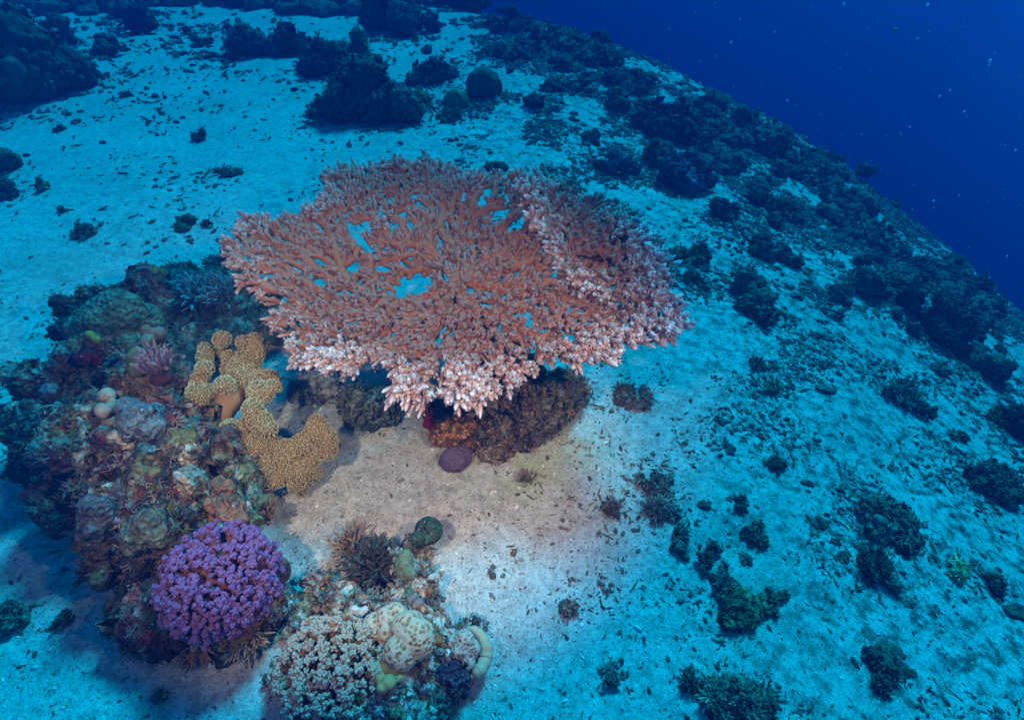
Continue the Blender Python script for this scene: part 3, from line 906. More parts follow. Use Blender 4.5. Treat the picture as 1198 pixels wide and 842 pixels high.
# ------------------------------------------------------------------ yellow leather coral
def leather_coral():
    rng = np.random.default_rng(31)
    z = lambda x, y: (200 + x / 3.825, 370 + y / 3.825)
    crown = [(230, 105, 36), (225, 150, 34), (155, 150, 30), (148, 190, 32), (148, 235, 36), (130, 290, 40), (125, 345, 50), (185, 350, 42), (245, 310, 42), (262, 235, 36), (262, 185, 30),
             (315, 115, 26), (375, 105, 28), (340, 140, 34), (372, 165, 46), (345, 215, 50), (405, 130, 30), (360, 260, 42), (440, 290, 46), (400, 345, 52), (455, 320, 34), (385, 300, 46), (305, 238, 46), (335, 275, 38), (322, 200, 40)]
    sheet = [(365, 415, 46), (395, 465, 54), (345, 470, 30), (430, 505, 46), (270, 510, 52), (250, 550, 30), (315, 560, 62), (390, 585, 66), (460, 600, 66), (530, 610, 62), (590, 575, 56), (650, 520, 56), (690, 560, 56),
             (655, 480, 40), (700, 600, 46), (620, 630, 56), (340, 640, 52), (420, 670, 62), (500, 700, 62), (580, 700, 60), (630, 700, 44), (560, 760, 34), (470, 740, 36), (300, 620, 40), (590, 790, 20)]
    cs, rs = [], []
    for x, y, r in crown:
        px, py = z(x, y); p = hit(px, py, 0.238 - 0.05 * max(0, (y - 250)) / 200 + 0.02 * (y < 130) + rng.uniform(-0.014, 0.02)); cs.append(p); rs.append(r / 3.825 * mpp(p) * 0.97)
    for x, y, r in sheet:
        px, py = z(x, y); hgt = 0.21 - 0.15 * max(0, y - 420) / 340 - 0.03 * max(0, x - 450) / 250
        p = hit(px, py, hgt + rng.uniform(-0.012, 0.012)); cs.append(p); rs.append(r / 3.825 * mpp(p) * 0.88)
    base = hit(*z(175, 510), 0.10)
    root = empty('leather_coral', base, 'golden yellow leather coral with fuzzy lobes on a bare orange stalk, left of the table', 'coral')
    V, F = fuse(cs, rs, 0.0045); V = relax(V, F, 3); N = vert_normals(V, F)
    V = V + N * ((fbm(V * 40, 3, 3) - 0.5) * 0.006)[:, None]
    body = np.array([0.30, 0.155, 0.055])
    C = np.broadcast_to(body, V.shape) * (0.8 + 0.4 * fbm(V * 30, 3, 4))[:, None]
    MB().add(V, F, C).build('lobed_crown', M_SOFT, root, origin=base)
    # polyps
    fn = np.cross(V[F[:, 1]] - V[F[:, 0]], V[F[:, 2]] - V[F[:, 0]]); ar = np.linalg.norm(fn, axis=1); nf = unit(fn)
    w = ar * (nf[:, 2] > -0.55)
    idx = rng.choice(len(F), 21000, p=w / w.sum())
    bc = rng.dirichlet((1, 1, 1), len(idx))
    P = np.einsum('nk,nkj->nj', bc, V[F[idx]]); n = nf[idx]
    key = np.floor(P / 0.0033).astype(int); _, keep = np.unique(key, axis=0, return_index=True)
    P, n = P[keep], n[keep]
    Ln = rng.uniform(0.0045, 0.0075, len(P))
    d = unit(n + rng.normal(0, 0.28, P.shape)); 
    tcol = lerp(np.array([0.42, 0.28, 0.11]), np.array([0.62, 0.50, 0.26]), rng.random(len(P)))
    m = MB()
    m.cones(P - d * 0.001, P + d * Ln[:, None], 0.0013, body * 0.6, tcol, 4)
    m.blobs(P + d * (Ln * 0.85)[:, None], rng.uniform(0.0012, 0.0019, len(P)), tcol, 0)
    tag(m.build('polyps', M_SOFT, root, origin=base), kind='stuff')
    pts = [(110, 575, .09), (170, 505, .15), (222, 435, .19), (268, 370, .205), (300, 315, .200), (325, 250, .17)]
    cs = [hit(*z(x, y), hh) for x, y, hh in pts]
    rr = np.array([58, 50, 52, 58, 56, 60]) / 3.825 * mpp(cs[2])
    cc = np.array([[0.26, 0.115, 0.035], [0.30, 0.14, 0.05], [0.31, 0.15, 0.06], [0.31, 0.15, 0.06], [0.29, 0.13, 0.05], [0.29, 0.13, 0.05]])
    t = np.linspace(0, 5, 26)
    Pp = np.stack([np.interp(t, range(6), np.array(cs)[:, k]) for k in range(3)], 1)
    Rr = np.interp(t, range(6), rr); Cc = np.stack([np.interp(t, range(6), cc[:, k]) for k in range(3)], 1)
    MB().tubes(Pp[None], Rr[None], Cc[None], 28, 0.03).build('stalk', M_SOFT, root, origin=base)
    # second short stem below the big lobe
    cs2 = [hit(*z(255, 640), 0.05), hit(*z(300, 590), 0.12), hit(*z(340, 560), 0.16)]
    MB().tubes(np.array([cs2]), np.array([[0.022, 0.024, 0.03]]), (0.55, 0.36, 0.07), 20, 0.05).build('stalk', M_SOFT, root, origin=base)
leather_coral()

# ------------------------------------------------------------------ bushes of branches
def bush(m, c, R, n, cols, rng, Lf=(0.7, 1.1), r=0.004, k=5, fork=2, flat=0.8, sides=5, zmin=0.05, axis=(0, 0, 1), nub=True):
    cb, ct = np.array(cols[0]), np.array(cols[1])
    d = unit(rng.normal(size=(n, 3))); d[:, 2] = np.abs(d[:, 2]) * 1.2 + zmin; d = unit(d + np.array(axis) * 0.3)
    Ls = R * rng.uniform(*Lf, n)
    B = c + d * R * 0.08; D = d; LL = Ls; T0 = np.zeros(n)
    t = np.linspace(0, 1, k)
    allB, allD, allL, allR, all0, all1 = [B], [D], [LL], [np.full(n, r * 1.25)], [np.zeros(n)], [np.full(n, 1.0)]
    for q in range(fork):
        s = rng.uniform(0.35, 0.75, n)
        b2 = B + D * (LL * s)[:, None]; d2 = unit(D + 0.8 * unit(rng.normal(size=(n, 3))) + np.array([0, 0, 0.2]))
        allB.append(b2); allD.append(d2); allL.append(LL * rng.uniform(0.3, 0.5, n)); allR.append(np.full(n, r)); all0.append(s * 0.7); all1.append(np.full(n, 1.0))
    B, D, LL, RR, t0, t1 = map(np.concatenate, (allB, allD, allL, allR, all0, all1))
    bend = rng.normal(size=B.shape) * LL[:, None] * 0.12
    P = B[:, None] + D[:, None] * (LL[:, None] * t)[..., None] * np.array([1, 1, flat]) + bend[:, None] * (t ** 2)[:, None]
    prof = np.interp(t, [0, 0.7, 0.9, 1.0], [1.1, 0.95, 0.7, 0.25])
    tt = (t0[:, None] + (t1 - t0)[:, None] * t)
    Cc = cb * (1 - tt[..., None] ** 1.5) + ct * tt[..., None] ** 1.5
    m.tubes(P, RR[:, None] * prof, Cc, sides, 0.25)
    if nub:
        kk = 4; ns = len(B); u = rng.uniform(0.3, 1.0, (ns, kk))
        pb = B[:, None] + D[:, None] * (LL[:, None] * u)[..., None] * np.array([1, 1, flat])
        dr = unit(rng.normal(size=(ns, kk, 3)) + D[:, None] * 0.6)
        m.cones(pb.reshape(-1, 3), (pb + dr * (RR * 1.9)[:, None, None]).reshape(-1, 3), np.repeat(RR * 0.5, kk), ct * 0.8, ct, 3)

def bush_thing(name, px, py, wpx, h, n, cols, label, cat, seed, surf=None, r=0.004, mat=None, flat=0.9, Lf=(0.75, 1.1), fork=2, lean=(0, 0, 1), part='branches', zmin=0.05, extra=None):
    rng = np.random.default_rng(seed)
    p = anchor(*surf, px, py)[0] if surf is not None else hit(px, py, h)
    R = wpx * 0.5 * mpp(p)
    root = empty(name, p, label, cat)
    m = MB(); bush(m, p, R, n, cols, rng, Lf=Lf, r=r, fork=fork, flat=flat, axis=lean, zmin=zmin)
    tag(m.build(part, mat or M_CORAL, root, origin=p), kind='stuff')
    v, f = ICO[3]
    V = v * R * np.array([0.42, 0.42, 0.3]); V = V * (1 + 0.4 * (fbm(v * 4, 3, seed) - 0.5))[:, None]
    MB().add(V + p, f, np.array(cols[0]) * 0.7).build('base', mat or M_CORAL, root, origin=p)
    return root
bush_thing('staghorn_coral', 192, 440, 62, .14, 26, [(0.07, 0.022, 0.022), (0.26, 0.16, 0.19)], 'small upright purple brown branching coral with pale tips beside the yellow coral', 'coral', 41, surfA, r=0.0050, lean=(0, 0.3, 3), flat=1.35)
bush_thing('bushy_coral', 232, 352, 66, .10, 90, [(0.10, 0.12, 0.11), (0.26, 0.32, 0.32)], 'dusky blue bushy coral between the green mound and the table coral', 'coral', 42, None, r=0.0036, mat=M_DARK)
bush_thing('bushy_coral', 268, 352, 62, .09, 90, [(0.10, 0.12, 0.11), (0.24, 0.30, 0.30)], 'dusky blue bushy coral touching the left rim of the table coral', 'coral', 43, None, r=0.0036, mat=M_DARK)
bush_thing('bushy_coral', 262, 320, 50, .07, 60, [(0.05, 0.06, 0.05), (0.10, 0.12, 0.10)], 'near black bushy growth behind the dusky blue corals', 'coral', 44, None, r=0.0034, mat=M_DARK)
bush_thing('feather_coral', 290, 742, 58, .03, 60, [(0.22, 0.14, 0.08), (0.50, 0.38, 0.24)], 'tan feathery soft coral fringe under the right side of the purple coral', 'coral', 45, None, r=0.0022, lean=(0.2, -2.0, 0.2), zmin=-0.3, mat=M_SOFT)
bush_thing('feather_coral', 232, 752, 62, .03, 60, [(0.14, 0.06, 0.04), (0.30, 0.15, 0.10)], 'reddish brown feathery soft coral fringe under the left side of the purple coral', 'coral', 46, None, r=0.0022, lean=(-0.2, -1.6, 0.3), zmin=-0.3, mat=M_SOFT)
bush_thing('brown_seaweed', 315, 600, 34, .03, 26, [(0.12, 0.06, 0.03), (0.26, 0.14, 0.07)], 'little brown weed on the right side of the left rock above the pink sand', 'seaweed', 47, surfA, r=0.0016, lean=(1.2, 0.2, 0.5), mat=M_SOFT)

# ------------------------------------------------------------------ the ridge of rock at the bottom
lobesC = [L(488, 640, 16, .03), L(475, 662, 20, .03), L(492, 685, 24, .03), L(470, 705, 22, .04), L(455, 735, 30, .05), L(490, 740, 34, .045), L(525, 760, 26, .03), L(545, 765, 22, .02),
          L(530, 790, 22, .02), L(480, 780, 36, .05), L(440, 780, 34, .05), L(460, 820, 40, .05), L(500, 810, 30, .03), L(400, 800, 60, .02), L(350, 790, 30, .01), L(425, 720, 24, .05),
          L(400, 700, 24, .025), L(375, 694, 20, .025), L(350, 712, 18, .01), L(350, 740, 18, .01), L(480, 860, 40, .03), L(420, 880, 60, .03), L(555, 740, 16, .01)]
REEF2 = np.array([(0.34, 0.27, 0.20), (0.45, 0.38, 0.31), (0.22, 0.17, 0.12), (0.16, 0.22, 0.15), (0.12, 0.09, 0.07), (0.48, 0.25, 0.12), (0.30, 0.20, 0.20), (0.52, 0.46, 0.40)])
rootC, VC, NC = rock('reef_rock', lobesC, 'knobbly tan reef rock ridge at the bottom centre, carrying the brain coral', 'rock', hit(470, 760), 0.0065, 0.010, 20, 7, pal=REEF2,
                 weights=[3, 2.4, 2, 1.3, 1.6, 0.9, 1.2, 1.2], nod=360, tuft=300, nod_r=(0.003, 0.007), tuft_l=(0.006, 0.016), pscale=16, tpal=TUFTC)
surfC = (VC, NC)
def favia(scale, wall, pit):
    def fn(V, N, C):
        f1, f2, idn = worley(V * scale, 5)
        e = np.clip(f1 / 0.55, 0, 1)
        ridge = smooth(0.24, 0.52, f1)
        V = V + N * ((ridge - 0.7) * 0.0060 * (70 / scale))[:, None]
        C = lerp(np.array(pit), np.array(wall), ridge) * (0.85 + 0.3 * fbm(V * 200, 2, 8))[:, None]
        return V, C
    return fn
def brain_stain(V, N, C):
    k = smooth(0.66, 0.72, fbm(V * 38, 3, 92)); return lerp(C, np.array([0.14, 0.10, 0.08]), k * 0.85)
lumpy('brain_coral', [(478, 735, 22), (482, 752, 24), (466, 724, 17), (452, 727, 15), (440, 733, 14), (462, 740, 17), (472, 762, 20)], surfC, 'round cream brain coral pitted with honey coloured cells, on the bottom ridge', 'coral',
      (0.55, 0.44, 0.28), 0.0019, 0.001, sink=0.15, pitfn=favia(115, (0.43, 0.35, 0.24), (0.22, 0.12, 0.04)), colfn=brain_stain, mat=M_CORAL)
lumpy('yellow_lobe_coral', [(441, 773, 7), (453, 772, 7), (450, 783, 9), (462, 780, 8), (441, 788, 7), (455, 796, 9), (446, 803, 7), (466, 790, 6), (437, 780, 6), (447, 793, 7)], surfC,
      'small smooth pale yellow lobed coral just below the brain coral', 'coral', (0.50, 0.41, 0.15), 0.0020, 0.0005, relaxn=1, sink=0.05, dim=0.8)
lumpy('green_button_coral', [(498, 625, 16), (503, 618, 10), (492, 630, 10)], surfC, 'small dark green button coral with reddish specks at the top of the ridge', 'coral', (0.10, 0.20, 0.10), 0.0019, 0.001, sink=0.2,
      pitfn=favia(170, (0.035, 0.085, 0.04), (0.12, 0.05, 0.05)), mat=M_ROCK)
lumpy('encrusting_coral', [(478, 650, 9), (472, 660, 10), (480, 668, 9), (470, 672, 8)], surfC, 'green speckled crust below the dark green button coral', 'coral', (0.16, 0.24, 0.14), 0.0022, 0.004, sink=0.85,
      pitfn=favia(190, (0.09, 0.15, 0.08), (0.25, 0.14, 0.08)), mat=M_CORAL)
lumpy('encrusting_coral', [(520, 788, 10), (532, 792, 12), (544, 790, 9), (530, 800, 9), (540, 800, 7)], surfC, 'dull violet crumbly coral crust below the cream crescent', 'coral', (0.13, 0.085, 0.14), 0.0026, 0.005, 130, sink=0.6, mat=M_ROCK)
lumpy('encrusting_coral', [(492, 703, 8), (484, 700, 7), (498, 697, 6)], surfC, 'pinkish grey knob above the brain coral', 'coral', (0.30, 0.21, 0.20), 0.0026, 0.003, sink=0.7)
lumpy('encrusting_sponge', [(515, 748, 7), (510, 740, 5), (520, 754, 5)], surfC, 'orange sponge patch right of the brain coral', 'sponge', (0.52, 0.20, 0.05), 0.0022, 0.002, 110, sink=0.5)
lumpy('encrusting_sponge', [(505, 694, 5), (510, 699, 4)], surfC, 'tiny red orange sponge right of the pinkish grey knob', 'sponge', (0.50, 0.14, 0.05), 0.0022, 0.001, 110, sink=0.4)
lumpy('barnacle', [(417, 766, 6), (421, 764, 5)], surfC, 'small white rounded barnacle left of the yellow lobed coral', 'barnacle', (0.74, 0.70, 0.64), 0.0022, 0.001, sink=0.2)
lumpy('encrusting_sponge', [(412, 712, 6), (418, 716, 6), (424, 712, 5)], surfC, 'bright white sponge patch at the upper left of the brain coral', 'sponge', (0.80, 0.78, 0.74), 0.0022, 0.002, 110, sink=0.3)
lumpy('encrusting_coral', [(505, 675, 5), (511, 672, 5)], surfC, 'small white coral chip on the right side of the ridge', 'coral', (0.70, 0.68, 0.62), 0.0022, 0.001, sink=0.3)
def crescent():
    pts = [(545, 737), (556, 738), (564, 746), (569, 758), (568, 771), (562, 783), (553, 791)]
    cs = np.array([hit(x, y, 0.045) for x, y in pts]); t = np.linspace(0, 6, 44)
    P = np.stack([np.interp(t, range(7), cs[:, k]) for k in range(3)], 1)
    P = P + 0; 
    for _ in range(3): P[1:-1] = (P[:-2] + P[2:] + 2 * P[1:-1]) / 4
    R = 0.0125 * np.interp(t, [0, 0.4, 3, 5.5, 6], [0.35, 0.75, 1.0, 0.95, 0.4]) * (1 + 0.07 * np.sin(t * 9))
    c = np.array([0.46, 0.33, 0.20]); o = cs.mean(0)
    m = MB().tubes(P[None], R[None], c, 18, 0.05); m.blobs([P[0], P[-1]], [R[0] * 1.05, R[-1] * 1.05], c, 2, 0.05)
    ob = m.build('crescent_coral', M_SOFT, origin=o)
    tag(ob, 'smooth cream crescent shaped coral lip at the right end of the bottom ridge', 'coral')
crescent()
lumpy('pitted_coral', [(545, 750, 11), (552, 760, 11), (548, 770, 9), (540, 758, 9)], surfC, 'grey brown pitted coral disc inside the cream crescent', 'coral', (0.24, 0.17, 0.11), 0.0024, 0.001, sink=0.4,
      pitfn=favia(150, (0.46, 0.38, 0.29), (0.12, 0.08, 0.06)), mat=M_CORAL)
bush_thing('seaweed', 440, 668, 74, .02, 110, [(0.03, 0.03, 0.022), (0.075, 0.065, 0.045)], 'dark bushy weed in blue shadow left of the ridge top', 'seaweed', 51, None, r=0.0032, mat=M_DARK, lean=(-0.3, 0.5, 0.8))  # weed pigment set darker to carry the shade it stands in
bush_thing('seaweed', 412, 640, 54, .015, 46, [(0.14, 0.075, 0.045), (0.36, 0.22, 0.14)], 'ragged brown weed lit on the left of the dark bush, on pink sand', 'seaweed', 52, None, r=0.0026, mat=M_SOFT, lean=(-0.6, 0.6, 0.5))
bush_thing('bushy_coral', 372, 690, 44, .02, 60, [(0.20, 0.12, 0.08), (0.36, 0.24, 0.17)], 'stubby brown coral rubble clump between the purple coral and the dark weed', 'coral', 53, None, r=0.0034, mat=M_ROCK)

# ------------------------------------------------------------------ rocks under the table coral
lobesD = [L(600, 470, 40, .08), L(565, 468, 40, .08), L(630, 478, 30, .06), L(650, 462, 28, .07), L(610, 500, 32, .04), L(575, 500, 32, .04), L(560, 440, 40, .10), L(655, 478, 20, .03), L(640, 500, 14, .01),
          L(590, 525, 16, .01), L(530, 480, 34, .05), L(668, 452, 20, .06), L(590, 440, 46, .1)]
lobesD = [(p, r * 0.86) for p, r in lobesD]
rootD, VD, ND = rock('reef_rock', lobesD, 'grey tan pedestal rock directly under the table coral', 'rock', hit(590, 490), 0.0055, 0.020, 17, 9, pal=np.array([(0.20, 0.13, 0.09), (0.25, 0.18, 0.13), (0.13, 0.08, 0.055), (0.09, 0.06, 0.04), (0.17, 0.14, 0.10), (0.22, 0.10, 0.055)]),
                 nod=260, tuft=160, nod_r=(0.003, 0.009), pscale=13, tpal=TUFTC)
surfD = (VD, ND)
lobesR = [L(530, 492, 22, .035), L(548, 505, 20, .03), L(520, 505, 16, .03), L(545, 488, 20, .045), L(535, 515, 13, .02), L(560, 495, 14, .04)]
rock('bush_coral', lobesR, 'rust orange crumbly bush coral at the front of the pedestal rock', 'coral', hit(538, 505), 0.0040, 0.012, 42, 19, pal=np.array([(0.48, 0.18, 0.06), (0.36, 0.12, 0.04), (0.56, 0.26, 0.11), (0.22, 0.08, 0.035)]),
     nod=520, tuft=260, nod_r=(0.002, 0.0045), tuft_l=(0.005, 0.012), pscale=40, tpal=np.array([(0.50, 0.20, 0.07), (0.36, 0.13, 0.05)]))
lumpy('purple_sponge', [(533, 540, 15), (541, 536, 13), (526, 540, 12)], (np.array([hit(533, 543)] + [hit(541, 539)] + [hit(526, 543)]), np.array([[0, 0, 1.0]] * 3)),
      'dull purple ball sponge resting on sand below the rust orange coral', 'sponge', (0.24, 0.13, 0.22), 0.0022, 0.0025, 90, sink=0.3, pitfn=favia(260, (0.14, 0.08, 0.12), (0.08, 0.045, 0.07)), mat=M_CORAL)
lumpy('red_sponge', [(487, 483, 6), (493, 487, 6), (500, 496, 7), (504, 502, 5)], surfD, 'two blood red sponge lobes at the left of the rust orange coral', 'sponge', (0.30, 0.008, 0.012), 0.003, 0.003, 60, sink=0.4)
lobesE = [L(570, 530, 12, .012), L(582, 530, 13, .014), L(592, 524, 9, .01)]
rock('small_rock', lobesE, 'small chocolate brown stone right of the purple ball sponge', 'rock', hit(580, 532), 0.004, 0.004, 40, 12, pal=np.array([(0.16, 0.09, 0.06), (0.10, 0.06, 0.04), (0.26, 0.17, 0.12)]), nod=20, tuft=14, nod_r=(0.002, 0.004), tuft_l=(0.004, 0.009), pscale=30)
lobesF = [L(430, 478, 26, .03), L(448, 482, 20, .02), L(412, 474, 16, .02)]
rock('small_rock', lobesF, 'rounded grey rock in shade under the front left rim of the table', 'rock', hit(432, 482), 0.006, 0.006, 26, 13, pal=DULL * 1.8, nod=40, tuft=30, pscale=18)
lobesG = [L(375, 452, 24, .02), L(392, 460, 14, .01), L(350, 456, 14, .01)]
rock('small_rock', lobesG, 'pale dusty boulder in blue shadow behind the yellow leather coral', 'rock', hit(375, 456), 0.006, 0.005, 26, 14, pal=np.array([(0.36, 0.30, 0.26), (0.30, 0.26, 0.22)]), nod=10, tuft=8, pscale=18)
lobesH = [L(662, 470, 14, .02), L(676, 462, 12, .02), L(655, 485, 10, .01)]
rock('small_rock', lobesH, 'pale lumpy stone at the right end of the pedestal rock', 'rock', hit(666, 474), 0.005, 0.005, 30, 15, pal=np.array([(0.30, 0.27, 0.22), (0.40, 0.36, 0.30), (0.16, 0.13, 0.10)]), nod=30, tuft=14, pscale=24)

# ------------------------------------------------------------------ coral heads and rocks out on the sand and down the slope
OLIVE = np.array([(0.085, 0.085, 0.05), (0.055, 0.060, 0.042), (0.12, 0.11, 0.07), (0.15, 0.14, 0.10), (0.07, 0.08, 0.06)])
GREEN = np.array([(0.14, 0.18, 0.08), (0.09, 0.12, 0.06), (0.20, 0.22, 0.10)])
BLUEC = np.array([(0.075, 0.08, 0.11), (0.06, 0.065, 0.07), (0.10, 0.10, 0.14)])
BROWN = np.array([(0.19, 0.12, 0.085), (0.13, 0.085, 0.06), (0.26, 0.18, 0.13), (0.10, 0.08, 0.06)])
PALE = np.array([(0.34, 0.31, 0.26), (0.26, 0.24, 0.19), (0.20, 0.18, 0.14)])

def head(name, px, py, w, h, label, cat='coral', pal=OLIVE, kind='lumpy', seed=None, group=None, tall=None, parts=True):
    """a coral head or rock that fills about w by h photograph pixels round px, py"""
    seed = seed if seed is not None else int(px * 7 + py * 13)
    rng = np.random.default_rng(seed)
    foot = hit(px, py + h * 0.30)
    k = mpp(foot)
    rx = w * 0.5 * k; H = h * k * (0.85 if tall is None else tall); ry = min(max(rx * 0.75, h * k * 0.4), rx * 1.2)
    if py > 400: H *= 0.62; ry *= 1.2
    if 'skyline' in label or 'crest' in label or 'dim ' in label: H *= 0.62
    pal = pal * rng.uniform(0.6, 1.3)
    ctr = np.array([foot[0], foot[1] + ry * 0.35, float(ground(foot[0], foot[1] + ry * 0.35))])
    detail = 4 if w > 60 else 3
    pos, rad, col = [], [], []
    nl = int(np.clip(5 + w / 8, 6, 22))
    for i in range(nl):
        a = rng.uniform(0, 6.283); q = math.sqrt(rng.uniform(0, 1)) * 0.85
        r = rng.uniform(0.18, 0.46) * min(rx, H * 1.3) * (1.3 - 0.6 * q)
        x = ctr[0] + q * rx * math.cos(a); y = ctr[1] + q * ry * math.sin(a)
        top = H * (1 - 0.75 * q * q) * rng.uniform(0.5, 1.0)
        z = float(ground(x, y)) + max(top - r, r * 0.1)
        pos.append((x, y, z)); rad.append(r); col.append(pal[rng.integers(len(pal))] * rng.uniform(0.7, 1.25))
        if z > ctr[2] + r * 1.6:
            pos.append((x, y, (z + ctr[2]) / 2)); rad.append(r * 0.9); col.append(pal[rng.integers(len(pal))] * 0.8)
    pos = np.array(pos); rad = np.array(rad)
    if kind == 'mound':
        pos = np.array([ctr + np.array([0, 0, H * 0.32]), ctr + np.array([rx * 0.35, 0, H * 0.2])]); rad = np.array([1.0, 0.6]) * min(rx, H) * 0.9
        col = [pal[0], pal[1 % len(pal)]]
    v, f = ICO[detail + (1 if kind == 'mound' else 0)]
    m = MB(); AV, AN = [], []
    for p, r, c in zip(pos, rad, col):
        sx = np.array([rx / max(rad[0], 1e-6) * 0.95, ry / max(rad[0], 1e-6) * 0.95, 1.0]) if kind == 'mound' and r == rad[0] else np.array([rng.uniform(0.85, 1.25), rng.uniform(0.85, 1.25), rng.uniform(0.8, 1.1)])
        V = v * r * sx + p
        d = (fbm(V * (1.3 / r) + seed, 5, seed, 0.65) - 0.5) * r * (0.30 if kind == 'mound' else 1.5)
        f1, _, _ = worley(V * (2.6 / r), seed + 1); d += (0.5 - f1) * r * (0.10 if kind == 'mound' else 0.34)
        V = V + v * d[:, None]
        cc = np.broadcast_to(np.asarray(c), V.shape) * (0.5 + 1.0 * fbm(V * (2.2 / r), 4, seed + 8))[:, None]
        m.add(V, f, cc); AV.append(V); AN.append(v)
    AV = np.concatenate(AV); AN = np.concatenate(AN)
    growth = MB()
    s = rx * 0.11 if kind != 'branchy' else rx * 0.10
    s = np.clip(s, 0.006, 0.022)
    ok = np.where((AV[:, 2] > ground(AV[:, 0], AV[:, 1], False) + 0.01))[0]
    if len(ok) > 20 and kind != 'mound':
        n = int(np.clip(w * h / 26, 24, 330))
        sub = (AV[ok], AN[ok])
        add_nodules(growth, sub[0], sub[1], n, s * 0.25, s * 0.7, pal * 1.15, rng, sub=0 if w < 50 else 1)
        nt = int(np.clip(w * h / (14 if kind == 'branchy' else 50), 10, 420))
        add_tufts(growth, sub[0], sub[1], nt, s * 1.2, s * (3.6 if kind == 'branchy' else 2.2), pal * 1.25, rng, (4, 8), r=0.0018 if w < 60 else 0.0026)
    if w < 34 or not parts or not growth.v:
        for a, b, c in zip(growth.v, growth.f, growth.c):
            m.v.append(a); m.f.append(b + m.n - 0); m.c.append(c)
        if growth.v:
            m.v = m.v[:len(m.v) - len(growth.v)]; m.f = m.f[:len(m.f) - len(growth.f)]; m.c = m.c[:len(m.c) - len(growth.c)]
            gv = np.concatenate(growth.v); gf = np.concatenate(growth.f); gc = np.concatenate(growth.c)
            m.add(gv, gf, gc)
        o = m.build(name, M_DARK, origin=ctr)
        tag(o, label, cat, group)
        if nl: o['kind'] = 'stuff' if False else o.get('kind', '') or ''
        if not o['kind']: del o['kind']
        return o
    root = empty(name, ctr, label, cat, group)
    m.build('rock_body', M_DARK, root, origin=ctr)
    tag(growth.build('coral_growth', M_DARK, root, origin=ctr), kind='stuff')
    return root

